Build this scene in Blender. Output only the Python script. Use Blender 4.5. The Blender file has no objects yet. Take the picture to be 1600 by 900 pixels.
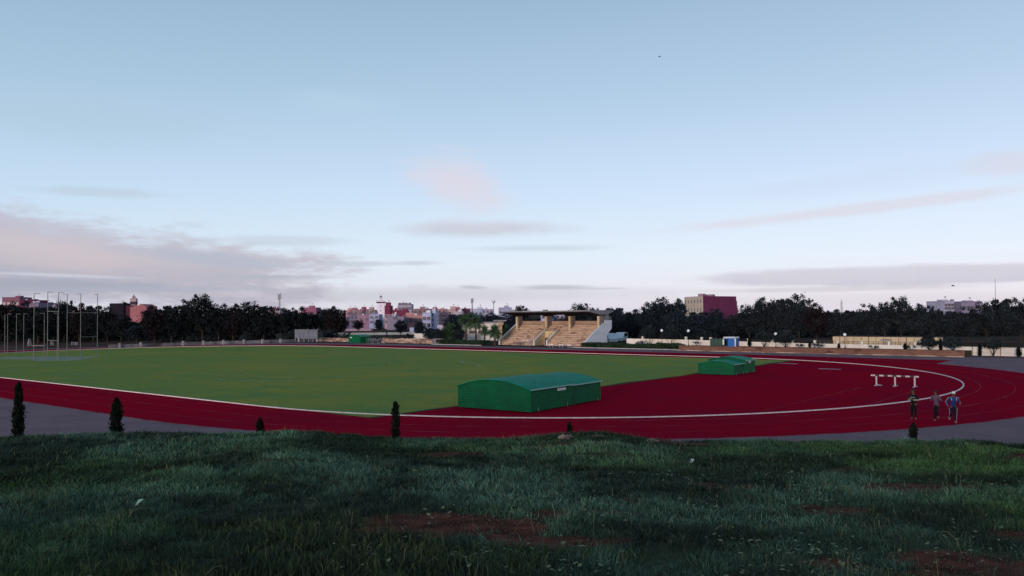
import bpy, math, random
import numpy as np
from mathutils import Vector, Matrix, noise as mnoise

random.seed(7)
RNG = np.random.default_rng(11)
scene = bpy.context.scene
col = scene.collection
PI = math.pi

# ---------------------------------------------------------------- camera model
F = 1288.71            # focal length in photograph pixels
HZ = 489.84            # horizon row at the middle of the photograph
CAM = Vector((92.873, -70.108, 6.359))
YAW, ROLL = 0.689, -0.010
PITCH = math.atan((HZ - 450) / F)
RH = Vector((math.cos(YAW), math.sin(YAW), 0))
FH = Vector((-math.sin(YAW), math.cos(YAW), 0))
UPV = Vector((0, 0, 1))
FWD = FH * math.cos(PITCH) + UPV * math.sin(PITCH)
UPC = -FH * math.sin(PITCH) + UPV * math.cos(PITCH)
CR, SR = math.cos(ROLL), math.sin(ROLL)

def ray(px, py):
    u, v = px - 800, py - 450
    u, v = CR * u + SR * v, -SR * u + CR * v
    return FWD + RH * (u / F) - UPC * (v / F)
def G(px, py, z=0.0):                     # point on a level plane
    d = ray(px, py); t = (z - CAM.z) / d.z
    return CAM + d * t
def AT(px, py, Y):                        # point on the upright plane y = Y
    d = ray(px, py); t = (Y - CAM.y) / d.y
    return CAM + d * t
def AD(px, py, D):                        # point at distance D along the view axis
    d = ray(px, py); t = D / d.dot(FH)
    return CAM + d * t
def ab(a, b, z=0.0):
    p = CAM + RH * a + FH * b
    return Vector((p.x, p.y, z))

# ---------------------------------------------------------------- materials
def srgb(r, g, b):
    f = lambda c: (c / 255 / 12.92) if c / 255 <= 0.04045 else ((c / 255 + 0.055) / 1.055) ** 2.4
    return (f(r), f(g), f(b))

class NT:
    def __init__(s, tree): s.t = tree; s.n = tree.nodes; s.l = tree.links
    def new(s, typ, **kw):
        n = s.n.new(typ)
        for k, v in kw.items(): setattr(n, k, v)
        return n
    def link(s, a, b): s.l.new(a, b)
    def setin(s, sock, v):
        if isinstance(v, bpy.types.NodeSocket): s.l.new(v, sock)
        else: sock.default_value = v
    def math(s, op, a, b=None, c=None, clamp=False):
        n = s.new('ShaderNodeMath', operation=op); n.use_clamp = clamp
        for i, v in enumerate((a, b, c)):
            if v is not None: s.setin(n.inputs[i], v)
        return n.outputs[0]
    def mix(s, f, a, b, blend='MIX'):
        n = s.new('ShaderNodeMix', data_type='RGBA', blend_type=blend)
        s.setin(n.inputs[0], f)
        for i, v in ((6, a), (7, b)):
            s.setin(n.inputs[i], v if isinstance(v, bpy.types.NodeSocket) else (*v[:3], 1))
        return n.outputs[2]
    def noise(s, vec, scale, detail=4, rough=.55, dim='3D'):
        n = s.new('ShaderNodeTexNoise'); n.noise_dimensions = dim
        n.inputs['Scale'].default_value = scale; n.inputs['Detail'].default_value = detail
        n.inputs['Roughness'].default_value = rough
        if vec is not None: s.link(vec, n.inputs['Vector'])
        return n.outputs['Fac']
    def ramp(s, fac, stops, interp='LINEAR'):
        n = s.new('ShaderNodeValToRGB'); e = n.color_ramp; e.interpolation = interp
        while len(e.elements) < len(stops): e.elements.new(0.5)
        for el, (p, c) in zip(e.elements, stops):
            el.position = p; el.color = (*c[:3], 1) if hasattr(c, '__len__') else (c, c, c, 1)
        s.setin(n.inputs[0], fac)
        return n.outputs[0]
    def map(s, v, a, b, c=0., d=1., smooth=False):
        n = s.new('ShaderNodeMapRange'); n.clamp = True
        if smooth: n.interpolation_type = 'SMOOTHSTEP'
        for i, x in enumerate((v, a, b, c, d)): s.setin(n.inputs[i], x)
        return n.outputs[0]

MATS = {}
def mat(name, c1, c2=None, scale=2.0, rough=.8, bump=0, bscale=None, lo=.35, hi=.65, spec=.3, metal=0, detail=5, stretch=None, coord='Object', extra=None):
    if name in MATS: return MATS[name]
    m = bpy.data.materials.new(name); m.use_nodes = True
    t = NT(m.node_tree); bs = t.n['Principled BSDF']
    bs.inputs['Roughness'].default_value = rough
    bs.inputs['Specular IOR Level'].default_value = spec if rough < .75 else min(spec, .08)
    bs.inputs['Metallic'].default_value = metal
    tc = t.new('ShaderNodeTexCoord'); vec = tc.outputs[coord]
    if stretch:
        mp = t.new('ShaderNodeMapping'); mp.inputs['Scale'].default_value = stretch
        t.link(vec, mp.inputs[0]); vec = mp.outputs[0]
    if c2 is None: c2 = tuple(x * .8 for x in c1)
    f = t.map(t.noise(vec, scale, detail), lo, hi)
    c = t.mix(f, c1, c2)
    if extra: c = extra(t, vec, c, bs)
    t.link(c, bs.inputs['Base Color'])
    if bump:
        b = t.new('ShaderNodeBump'); b.inputs['Strength'].default_value = bump; b.inputs['Distance'].default_value = .05
        t.link(t.noise(vec, bscale or scale * 4, 6, .65), b.inputs['Height']); t.link(b.outputs[0], bs.inputs['Normal'])
    MATS[name] = m
    return m

def attr_mat(name, rough=.6, spec=.25, trans=0):
    m = bpy.data.materials.new(name); m.use_nodes = True
    t = NT(m.node_tree); bs = t.n['Principled BSDF']
    a = t.new('ShaderNodeAttribute'); a.attribute_name = 'tint'
    t.link(a.outputs['Color'], bs.inputs['Base Color'])
    bs.inputs['Roughness'].default_value = rough; bs.inputs['Specular IOR Level'].default_value = spec
    MATS[name] = m
    return m

# ---------------------------------------------------------------- object helpers
def tag(o, label=None, cat=None, group=None, kind=None):
    if label: o['label'] = label
    if cat: o['category'] = cat
    if group: o['group'] = group
    if kind: o['kind'] = kind
    return o
def thing(name, label, cat, loc=(0, 0, 0), rz=0, group=None):
    o = bpy.data.objects.new(name, None); col.objects.link(o)
    o.empty_display_size = .3
    o.location = loc; o.rotation_euler = (0, 0, rz)
    return tag(o, label, cat, group)
def copy_tree(o, parent=None):
    c = o.copy(); col.objects.link(c); c.parent = parent
    for ch in list(o.children): copy_tree(ch, c)
    return c
def link_mesh(name, me, m, parent=None):
    o = bpy.data.objects.new(name, me); col.objects.link(o)
    for x in (m if isinstance(m, (list, tuple)) else [m]): me.materials.append(x)
    if parent is not None: o.parent = parent
    return o

class MB:
    def __init__(s, off=(0, 0, 0)): s.v = []; s.f = []; s.mi = []; s.off = Vector(off); s.cur = 0
    def add(s, vs, fs):
        n = len(s.v)
        s.v += [tuple(Vector(p) - s.off) for p in vs]
        s.f += [tuple(i + n for i in f) for f in fs]; s.mi += [s.cur] * len(fs)
        return s
    def box(s, c, size, rz=0, ry=0, rx=0):
        hx, hy, hz = (x / 2 for x in size)
        M = Matrix.Translation(c) @ Matrix.Rotation(rz, 4, 'Z') @ Matrix.Rotation(ry, 4, 'Y') @ Matrix.Rotation(rx, 4, 'X')
        vs = [M @ Vector((x * hx, y * hy, z * hz)) for z in (-1, 1) for y in (-1, 1) for x in (-1, 1)]
        return s.add(vs, [(0, 2, 3, 1), (4, 5, 7, 6), (0, 1, 5, 4), (2, 6, 7, 3), (0, 4, 6, 2), (1, 3, 7, 5)])
    def b2(s, p, q):                        # axis-aligned from two corners
        p, q = Vector(p), Vector(q)
        d = q - p
        return s.box((p + q) / 2, (abs(d.x), abs(d.y), abs(d.z)))
    def prism(s, poly, z0, z1):             # upright prism over an xy polygon
        n = len(poly)
        vs = [(x, y, z0) for x, y in poly] + [(x, y, z1) for x, y in poly]
        fs = [(i, (i + 1) % n, (i + 1) % n + n, i + n) for i in range(n)]
        return s.add(vs, fs + [tuple(range(n - 1, -1, -1)), tuple(range(n, 2 * n))])
    def extr(s, poly, x0, x1):              # (y,z) profile pushed along x
        n = len(poly)
        vs = [(x0, y, z) for y, z in poly] + [(x1, y, z) for y, z in poly]
        fs = [(i, (i + 1) % n, (i + 1) % n + n, i + n) for i in range(n)]
        return s.add(vs, fs + [tuple(range(n - 1, -1, -1)), tuple(range(n, 2 * n))])
    def tube(s, path, r, n=8, cap=True):
        path = [Vector(p) for p in path]
        rs = r if hasattr(r, '__len__') else [r] * len(path)
        vs = []; fs = []
        for i, p in enumerate(path):
            d = (path[min(i + 1, len(path) - 1)] - path[max(i - 1, 0)]).normalized()
            x = d.cross(Vector((0, 0, 1)) if abs(d.z) < .9 else Vector((1, 0, 0))).normalized(); y = d.cross(x)
            for k in range(n):
                a = 2 * PI * k / n
                vs.append(p + (x * math.cos(a) + y * math.sin(a)) * rs[i])
        for i in range(len(path) - 1):
            for k in range(n):
                fs.append((i * n + k, i * n + (k + 1) % n, (i + 1) * n + (k + 1) % n, (i + 1) * n + k))
        if cap: fs += [tuple(range(n - 1, -1, -1)), tuple(range((len(path) - 1) * n, len(path) * n))]
        return s.add(vs, fs)
    def lathe(s, prof, c=(0, 0, 0), n=16):
        vs = []; fs = []
        for r, z in prof:
            for k in range(n):
                a = 2 * PI * k / n; vs.append((c[0] + r * math.cos(a), c[1] + r * math.sin(a), c[2] + z))
        for i in range(len(prof) - 1):
            for k in range(n):
                fs.append((i * n + k, i * n + (k + 1) % n, (i + 1) * n + (k + 1) % n, (i + 1) * n + k))
        fs += [tuple(range(n - 1, -1, -1)), tuple(range((len(prof) - 1) * n, len(prof) * n))]
        return s.add(vs, fs)
    def build(s, name, m, parent=None, smooth=False):
        me = bpy.data.meshes.new(name); me.from_pydata(s.v, [], s.f); me.update()
        o = link_mesh(name, me, m, parent)
        if s.cur: me.polygons.foreach_set('material_index', s.mi)
        if smooth: me.polygons.foreach_set('use_smooth', [True] * len(me.polygons))
        me.update()
        return o

def np_mesh(name, verts, quads, m, parent=None, tris=None, tint=None):
    me = bpy.data.meshes.new(name)
    nv = len(verts); me.vertices.add(nv); me.vertices.foreach_set('co', np.ascontiguousarray(verts, np.float32).ravel())
    nq = len(quads); nt = 0 if tris is None else len(tris)
    loops = quads.ravel() if nt == 0 else np.concatenate([quads.ravel(), tris.ravel()])
    me.loops.add(len(loops)); me.loops.foreach_set('vertex_index', loops.astype(np.int32))
    me.polygons.add(nq + nt)
    st = np.concatenate([np.arange(nq) * 4, nq * 4 + np.arange(nt) * 3]).astype(np.int32)
    me.polygons.foreach_set('loop_start', st)
    if tint is not None:
        a = me.attributes.new('tint', 'FLOAT_COLOR', 'POINT')
        a.data.foreach_set('color', np.concatenate([tint, np.ones((nv, 1))], 1).astype(np.float32).ravel())
    me.update(); me.validate()
    return link_mesh(name, me, m, parent)

def vnoise(x, y, seed=0):
    xi = np.floor(x).astype(np.int64); yi = np.floor(y).astype(np.int64)
    fx = x - xi; fy = y - yi; fx = fx * fx * (3 - 2 * fx); fy = fy * fy * (3 - 2 * fy)
    def h(a, b):
        n = (a * 374761393 + b * 668265263 + seed * 974711) & 0x7fffffff
        n = ((n ^ (n >> 13)) * 1274126177) & 0x7fffffff
        return ((n ^ (n >> 16)) & 0xffff) / 65535.0
    return (h(xi, yi) * (1 - fx) + h(xi + 1, yi) * fx) * (1 - fy) + (h(xi, yi + 1) * (1 - fx) + h(xi + 1, yi + 1) * fx) * fy
def fbm(x, y, s=0, o=4):
    r = 0; a = .5; t = 0
    for k in range(o):
        r = r + a * vnoise(x * 2 ** k + 13 * k, y * 2 ** k - 7 * k, s + k); t += a; a *= .5
    return r / t

# ================================================================ SETTING
RI, RO, LH = 36.5, 45.04, 42.195
def stadium(R, n=48):
    p = []
    for k in range(n + 1):
        a = -PI / 2 + PI * k / n; p.append((LH + R * math.cos(a), R * math.sin(a)))
    for k in range(n + 1):
        a = PI / 2 + PI * k / n; p.append((-LH + R * math.cos(a), R * math.sin(a)))
    return p
def sheet(name, poly, z, m):
    me = bpy.data.meshes.new(name); me.from_pydata([(x, y, z) for x, y in poly], [], [tuple(range(len(poly)))]); me.update()
    return tag(link_mesh(name, me, m), kind='structure')

M_dirt = mat('earth', (.085, .05, .045), (.05, .04, .03), .05, 1, lo=.4, hi=.6, spec=0)
M_asph = mat('asphalt', (.185, .118, .132), (.14, .09, .104), .35, .95, bump=.15, bscale=30, spec=.03)
def trackx(t, vec, c, bs):
    c = t.mix(t.map(t.noise(vec, .11, 5), .42, .7), c, (.20, .0060, .022))
    sp = t.map(t.noise(vec, 9, 3, .8), .3, .7, .82, 1.12)
    return t.mix(1.0, c, sp, 'MULTIPLY')
M_track = mat('track_rubber', (.265, .0050, .0160), (.235, .0055, .0180), .9, 1, spec=0, extra=trackx)
def lawnx(t, vec, c, bs):
    c = t.mix(t.map(t.noise(vec, .05, 6, .7), .44, .62), c, (.215, .196, .036))
    c = t.mix(t.map(t.noise(vec, .11, 7, .75), .50, .64), c, (.102, .172, .050))
    n2 = t.map(t.noise(vec, 2.2, 6, .8), .3, .7, .75, 1.25)
    return t.mix(1.0, c, n2, 'MULTIPLY')
M_lawn = mat('lawn_grass', (.124, .182, .040), (.150, .186, .042), .6, .9, spec=.02, bump=.5, bscale=8, extra=lawnx)
M_white = mat('white_paint', (.72, .61, .61), (.56, .46, .47), 3, .8, spec=.05)
M_line = mat('worn_line_paint', (.28, .10, .12), (.19, .008, .022), .35, .9, lo=.34, hi=.50)
M_gline = mat('chalk_line', (.42, .42, .36), (.10, .12, .05), 1.1, .9, lo=.42, hi=.6)

sheet('ground', [(-2600, -2600), (2600, -2600), (2600, 2600), (-2600, 2600)], -.004, M_dirt)
apr = [(-62, -58), (10, -74), (160, -74), (160, 30), (150, 53.2), (69.6, 53.2), (69.6, 52.3), (27, 52.3), (-46, 52.3), (-70, 46), (-86, 30), (-92, 5), (-90, -25), (-80, -45)]
sheet('apron', apr, .000, M_asph)
# running track: ring of quads plus the chute of the far straight
ip, op = stadium(RI - 3.0, 64), stadium(RO, 64)
n = len(ip)
vs = [(x, y, .006) for x, y in ip] + [(x, y, .006) for x, y in op]
fs = [(i, (i + 1) % n, (i + 1) % n + n, i + n)[::-1] for i in range(n)]
me = bpy.data.meshes.new('track'); me.from_pydata(vs, [], fs); me.update()
tag(link_mesh('track', me, M_track), kind='structure')
arc = [(LH + RO * math.cos(a), RO * math.sin(a)) for a in np.linspace(math.acos((70.0 - LH) / RO), PI / 2 - .002, 14)]
sheet('track_chute', [(LH + .1, 45.06)] + [(69.8, 43.6)] + [(69.6, 36.4)] + [(70.0, 34.4)] + arc, .003, M_track)
# red apron inside the bend
dz = [(53.4, -RI + 2.2)] + [(LH + (RI - 2.9) * math.cos(a), (RI - 2.9) * math.sin(a)) for a in np.linspace(-math.acos((53.4 - LH) / (RI - 2.9)), math.acos((53.4 - LH) / (RI - 2.9)), 40)] + [(53.4, RI - 2.2)]
sheet('bend_apron', [(52.5, -33.2)] + dz[1:-1] + [(52.5, 33.2)], .010, M_track)
# lawn with a ragged edge
lp = []
for k in range(41): lp.append((53.3 + .12 * math.sin(k * 1.7) + .18 * math.sin(k * .63), -36.2 + 70 * k / 40))
for k in range(30): lp.append((53 - 95.2 * (k + 1) / 30 + 0, 33.9 + .08 * math.sin(k * 2.1) + 2.4 * max(0, (k - 12) / 17)))
for k in range(1, 49):
    a = PI / 2 + PI * k / 48; lp.append((-LH + (RI - .2) * math.cos(a), (RI - .2) * math.sin(a)))
sheet('lawn', lp, .014, M_lawn)
sheet('lawn_border', [(x, y) for x, y in [(53.75, -36.3), (53.85, -20), (53.72, 0), (53.9, 15), (53.75, 34), (53.1, 34), (53.1, -36.3)]], .012, mat('dark_soil_edge', (.02, .022, .010), None, 2, 1))

def strip(mb, pts, w, z, h=0.0):
    pts = [Vector((p[0], p[1], 0)) for p in pts]
    L = []; R = []
    for i, p in enumerate(pts):
        d = (pts[min(i + 1, len(pts) - 1)] - pts[max(i - 1, 0)]).normalized(); nn = Vector((-d.y, d.x, 0)) * w / 2
        L.append(p + nn); R.append(p - nn)
    m = len(pts)
    vs = [(q.x, q.y, z + h) for q in L] + [(q.x, q.y, z + h) for q in R]
    fs = [(i, i + m, i + m + 1, i + 1) for i in range(m - 1)]
    if h > 0:
        vs += [(q.x, q.y, z) for q in L] + [(q.x, q.y, z) for q in R]
        for i in range(m - 1):
            fs += [(i, i + 1, i + 1 + 2 * m, i + 2 * m), (i + m, i + 3 * m, i + 3 * m + 1, i + m + 1)]
        fs += [(0, 2 * m, 3 * m, m), (m - 1, 2 * m - 1, 4 * m - 1, 3 * m - 1)]
    mb.add(vs, fs)

kp = stadium(RI, 72); kp.append(kp[0])
mb = MB(); strip(mb, kp, .09, .014, .062); tag(mb.build('track_kerb', M_white), kind='structure')
mb = MB()
for k in (1, 3, 5):
    q = stadium(RI + 1.22 * k, 72); q.append(q[0]); strip(mb, q, .05, .0105)
tag(mb.build('lane_lines', M_line), kind='structure')
mb = MB()
q = stadium(RO - .03, 72); q.append(q[0]); strip(mb, q, .06, .0105)
tag(mb.build('track_edge_line', mat('edge_line_paint', (.34, .22, .24), (.16, .03, .05), .6, .9, lo=.4, hi=.6)), kind='structure')
mb = MB()
strip(mb, [(71.7, y) for y in np.linspace(-21, 1, 12)], .06, .0145)
strip(mb, [(76.0, y) for y in np.linspace(-14.5, -1.5, 9)], .06, .0145)
strip(mb, [(73.0 + .02 * k * k, 4.2 + .8 * k) for k in range(7)], .06, .0145)
tag(mb.build('bend_lines', M_line), kind='structure')
mb = MB()
strip(mb, [G(1216, 567.5), G(1246, 568.8)], .8, .0145); strip(mb, [G(1279, 576.3), G(1314, 577.2)], .9, .0145)
tag(mb.build('painted_marks', mat('grey_mark_paint', (.36, .27, .30), (.26, .17, .2), 2, .8)), kind='structure')
def gpts(l): return [(G(*p).x, G(*p).y) for p in l]
mb = MB()
strip(mb, gpts([(65, 584.5), (110, 584), (160, 583.5)]), .09, .018)
strip(mb, gpts([(258, 583.5), (300, 583.8), (337, 585), (362, 586), (390, 588), (430, 590), (500, 591.5)]), .10, .018)
strip(mb, gpts([(340, 591.5), (344, 593), (358, 594.2), (385, 595), (425, 595.7), (470, 596)]), .13, .018)
strip(mb, gpts([(724, 563), (720, 565.5), (727, 567.5), (735, 569), (744, 570), (750, 571.5), (750.5, 573)]), .12, .018)
strip(mb, gpts([(891, 562), (897, 561.8), (901, 562.8)]), .14, .018)
strip(mb, gpts([(408, 634.5), (440, 636.5)]), .3, .018)
tag(mb.build('field_lines', M_gline), kind='structure')
# throwing circle slab
mb = MB(); mb.prism([(-39.5, -20.5), (-36.5, -16.0), (-44.3, -8.9), (-58, -17.2), (-55, -23.5), (-47.5, -18.6)], .0, .03)
tag(mb.build('concrete_apron', mat('pale_concrete', (.22, .23, .19), (.14, .16, .11), .5, .9)), kind='structure')

# ---------------------------------------------------------------- the bank the photographer stands on
def bank_z(a, b):
    cb = 11.0 + .25 * np.sin(a * .35 + 1) + .5 * (fbm(a * .25 + 3, b * 0, 5) - .5)
    t = np.clip((b - cb) / 11.5, 0, 1)
    fall = np.where(t <= 0, 0, t * t * (3 - 2 * t) * .55 + t * .45)
    base = 4.69 - .020 * np.clip(a, -12, 12) + .06 * np.exp(-((a + 2.6) / .7) ** 2) * (b > 9) + .075 * np.exp(-((a - 1.1) / .5) ** 2) * (b > 9.6) + .05 * np.clip((8 - b) / 6, -.3, 1) + .05 * (fbm(a * .45, b * .45, 2) - .5) * 2 + .035 * (fbm(a * 1.7, b * 1.7, 9) - .5) * 2
    crest = .06 * np.exp(-((b - cb + .5) / .8) ** 2) * np.sin(a * 1.1 + .5)
    edge = np.clip((np.abs(a) - 36) / 14, 0, 1); edge = edge * edge * (3 - 2 * edge)
    return (base + crest + .014 * (fbm(a * 6, b * 6, 4, 2) - .5) * 2) * (1 - fall) * (1 - edge) - .15 * np.maximum(fall, edge) ** 4
def soil_mask(a, b):
    m = fbm(a * .5 + 40, b * 1.1 + 7, 21, 4)
    s = np.clip((m - .66) / .05, 0, 1) * (a > -1.2)
    for (ca, cb_, ra, rb) in ((-.6, 6.35, .95, .42), (2.1, 8.1, .55, .5), (1.1, 10.3, 1.2, .28), (-.7, 9.9, .9, .25), (2.3, 5.5, .6, .3), (4.2, 9.0, 1.2, .25), (6.6, 10.0, 1.2, .5), (-3.4, 9.4, .45, .15), (4.0, 6.3, .7, .3), (2.6, 7.0, .7, .3), (.3, 6.0, 1.0, .25), (5.3, 7.3, 1, .3)):
        r = ((a - ca) / ra) ** 2 + ((b - cb_) / rb) ** 2 + (fbm(a * 2.3, b * 3.1, 33, 3) - .5) * 2.2
        s = np.maximum(s, np.clip((.42 - r) / .3, 0, 1))
    return s
na, nb = 420, 300
A = np.sign(np.linspace(-1, 1, na)) * (np.abs(np.linspace(-1, 1, na)) ** 1.6) * 50
B = np.concatenate([np.linspace(-22, 2.5, 40), np.linspace(2.6, 13, 200), np.linspace(13.2, 24, 60)])
AA, BB = np.meshgrid(A, B)
Z = bank_z(AA, BB)
Z = np.where(BB < -10, Z * np.clip((BB + 22) / 12, 0, 1) - .1, Z)
X = CAM.x + RH.x * AA + FH.x * BB; Y = CAM.y + RH.y * AA + FH.y * BB
V = np.stack([X, Y, Z], -1).reshape(-1, 3)
idx = np.arange(na * nb).reshape(nb, na)
Q = np.stack([idx[:-1, :-1], idx[:-1, 1:], idx[1:, 1:], idx[1:, :-1]], -1).reshape(-1, 4)
S = soil_mask(AA, BB)[..., None]
sv = (fbm(AA * 9, BB * 14, 60, 5))[..., None]; sv = np.clip((sv - .3) / .4, 0, 1)
soil = np.array([.068, .023, .015]) * (.45 + 1.1 * sv)
thatch = np.array([.026, .034, .020]) * (.5 + 1.0 * sv)
tint = (soil * S + thatch * (1 - S)).reshape(-1, 3)
M_bank = attr_mat('bank_soil', 1.0, .05)
bank = np_mesh('bank', V, Q, M_bank, tint=tint); bank.data.polygons.foreach_set('use_smooth', [True] * len(bank.data.polygons))
tag(bank, kind='structure')

def blades(N, b0, b1, side, hfun, wid, tints, keep, seed, lean=.6, tuft=0):
    r = np.random.default_rng(seed)
    b = b0 + (b1 - b0) * r.random(N) ** 1.0
    a = (r.random(N) * 2 - 1) * (.66 * b + side)
    ot = None
    if tuft:
        ta = np.zeros(tuft); tb = b0 + (b1 - b0) * r.random(tuft); ta = (r.random(tuft) * 2 - 1) * (.66 * tb + side)
        ti = r.integers(0, tuft, N); tr = (.03 + .07 * r.random(tuft))[ti]; oa, ob = r.normal(size=N) * tr, r.normal(size=N) * tr
        a, b = ta[ti] + oa, tb[ti] + ob; ot = np.arctan2(ob, oa) + YAW; tcol = (.45 + 1.0 * r.random(tuft) ** 1.3)[ti]; thh = (.6 + .7 * r.random(tuft))[ti]
    k = keep(a, b, r); a, b = a[k], b[k]; N = len(a)
    if ot is not None: ot, tcol, thh = ot[k], tcol[k], thh[k]
    z = bank_z(a, b) - .004
    h = hfun(a, b, r)
    th = r.random(N) * 2 * PI if ot is None else ot + r.normal(size=N) * .7; ph = r.random(N) * 2 * PI
    if ot is not None: h = h * thh
    w = wid * (.7 + .6 * r.random(N)) * np.clip(b / 7, .8, 1.5)
    P = np.stack([CAM.x + RH.x * a + FH.x * b, CAM.y + RH.y * a + FH.y * b, z], 1)
    pd = np.stack([np.cos(ph), np.sin(ph), 0 * ph], 1) * w[:, None] / 2
    ln = np.stack([np.cos(th), np.sin(th), 0 * th], 1) * (h * (lean * r.random(N) ** 1.2 + .08))[:, None]
    up = np.zeros((N, 3)); up[:, 2] = h
    v = np.stack([P - pd, P + pd, P + pd * .75 + ln * .32 + up * .6, P - pd * .75 + ln * .32 + up * .6, P + ln + up * (1 - .25 * (r.random(N)[:, None]))], 1)
    i0 = np.arange(N)[:, None] * 5
    q = i0 + np.array([[0, 1, 2, 3]]); t = i0 + np.array([[3, 2, 4]])
    c = tints(a, b, r)
    if ot is not None: c = c * tcol[:, None]
    cc = np.repeat(c[:, None, :], 5, 1)
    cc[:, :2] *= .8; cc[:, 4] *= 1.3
    return v.reshape(-1, 3), q, t, cc.reshape(-1, 3)
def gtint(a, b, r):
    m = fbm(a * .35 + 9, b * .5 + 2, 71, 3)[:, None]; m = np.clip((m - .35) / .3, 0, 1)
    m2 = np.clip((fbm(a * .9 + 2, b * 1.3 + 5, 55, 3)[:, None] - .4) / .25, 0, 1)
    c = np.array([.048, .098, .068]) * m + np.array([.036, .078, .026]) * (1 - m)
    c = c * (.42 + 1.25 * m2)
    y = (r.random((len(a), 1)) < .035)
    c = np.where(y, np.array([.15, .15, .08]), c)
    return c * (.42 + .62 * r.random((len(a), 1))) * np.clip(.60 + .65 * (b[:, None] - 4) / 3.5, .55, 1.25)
def gh(a, b, r):
    t = fbm(a * 1.5, b * 2.2, 81, 3)
    return (.014 + .066 * np.clip((t - .32) / .4, 0, 1) ** 1.3) * (.6 + .8 * r.random(len(a))) * np.clip(1.25 - (b - 7) * .10, .7, 1.1)
def gkeep(a, b, r):
    s = soil_mask(a, b); d = fbm(a * 2.4 + 5, b * 3.0, 95, 3)
    return r.random(len(a)) < (1 - .93 * s) * (.22 + .78 * np.clip((d - .36) / .2, 0, 1))
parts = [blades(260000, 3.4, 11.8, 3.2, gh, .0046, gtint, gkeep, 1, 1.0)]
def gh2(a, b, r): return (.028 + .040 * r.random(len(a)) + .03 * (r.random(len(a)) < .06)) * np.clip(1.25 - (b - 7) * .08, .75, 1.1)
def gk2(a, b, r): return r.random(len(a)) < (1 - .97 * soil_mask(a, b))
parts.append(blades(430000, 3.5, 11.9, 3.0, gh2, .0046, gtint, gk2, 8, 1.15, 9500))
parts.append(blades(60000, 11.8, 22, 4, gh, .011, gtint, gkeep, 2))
# taller clumps in the near corners
def th_(a, b, r): return (.04 + .09 * r.random(len(a)))
def tk(a, b, r):
    d = fbm(a * 1.3 + 70, b * 1.6, 15, 3) + .22 * np.clip((6.6 - b) / 2, -1, 1) + .06 * np.clip(-a / 3, -1, 1)
    return r.random(len(a)) < np.clip((d - .62) / .2, 0, 1) * .8
def tt(a, b, r):
    c = np.array([.040, .062, .020]) * (.5 + .9 * r.random((len(a), 1)))
    return np.where(r.random((len(a), 1)) < .05, np.array([.11, .11, .06]), c)
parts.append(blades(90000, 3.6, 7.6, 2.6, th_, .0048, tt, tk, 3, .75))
vv = []; qq = []; t3 = []; cc = []; o = 0
for v, q, t, c in parts: vv.append(v); qq.append(q + o); t3.append(t + o); cc.append(c); o += len(v)
M_blade = attr_mat('grass_blade', .6, .15)
gr = np_mesh('bank_grass', np.concatenate(vv), np.concatenate(qq), M_blade, tris=np.concatenate(t3), tint=np.concatenate(cc))
tag(gr, 'rough dewy tufted grass covering the dark foreground bank', 'grass', kind='stuff')
# seed stems and small broad-leaved weeds
mb = MB(); r = random.Random(3)
for k in range(170):
    b = r.uniform(3.9, 9.5); a = r.uniform(-.68, .68) * b + r.uniform(-.5, .5)
    if r.random() > .35 + .5 * (b < 6.4): continue
    z = float(bank_z(np.array([a]), np.array([b]))[0]); h = r.uniform(.06, .20); th = r.uniform(0, 6.28); l = r.uniform(.04, .14)
    p = ab(a, b, z); q = [p, p + Vector((math.cos(th) * l * .3, math.sin(th) * l * .3, h * .65)), p + Vector((math.cos(th) * l * .75, math.sin(th) * l * .75, h * .95)), p + Vector((math.cos(th) * l * 1.25, math.sin(th) * l * 1.25, h * .93))]
    mb.tube(q, [.0012, .0011, .0018, .0006], 3, False)
tag(mb.build('seed_stems', mat('dry_stem', (.13, .13, .08), (.07, .08, .05), 3, .8)), 'thin pale seed stems arching over the foreground grass', 'grass', kind='stuff')
mb = MB()
for k in range(700):
    if k % 7 == 0: ca_, cb_ = r.uniform(-.2, .75), r.uniform(4.3, 8.5)
    b = cb_ + r.uniform(-.15, .15); a = ca_ * cb_ + r.uniform(-.2, .2)
    z = float(bank_z(np.array([a]), np.array([b]))[0]) + r.uniform(.02, .09); p = ab(a, b, z)
    s = r.uniform(.010, .024); th = r.uniform(0, 6.28); tl = r.uniform(-.4, .5)
    dx = Vector((math.cos(th), math.sin(th), tl)) * s; dy = Vector((-math.sin(th), math.cos(th), r.uniform(-.3, .3))) * s * .7
    mb.add([p - dx, p - dy, p + dx, p + dy], [(0, 1, 2, 3)])
tag(mb.build('weed_leaves', mat('weed_leaf', (.10, .12, .05), (.05, .07, .03), 9, .6)), 'small broad leaved weeds scattered in the foreground grass', 'weeds', kind='stuff')

mb = MB(); rg = np.random.default_rng(77)
cb_ = rg.uniform(4.2, 10.8, 30000); ca_ = rg.uniform(-.68, .68, 30000) * cb_
ok = soil_mask(ca_, cb_) > .5; ca_, cb_ = ca_[ok][:2600], cb_[ok][:2600]; cz_ = bank_z(ca_, cb_)
for a, b, z in zip(ca_, cb_, cz_):
    p = ab(float(a), float(b), float(z) + .004); s = r.uniform(.004, .013); th = r.uniform(0, 6.28)
    dx = Vector((math.cos(th), math.sin(th), r.uniform(-.2, .5))) * s; dy = Vector((-math.sin(th), math.cos(th), 0)) * s * r.uniform(.3, .9)
    mb.add([p - dx, p - dy, p + dx, p + dy, p + Vector((0, 0, s * .8))], [(0, 1, 4), (1, 2, 4), (2, 3, 4), (3, 0, 4)])
tag(mb.build('soil_crumbs', mat('soil_crumb', (.11, .065, .05), (.045, .02, .016), 14, .95)), 'reddish clods and leaf crumbs scattered over the bare soil patches', 'soil crumbs', kind='stuff')

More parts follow.
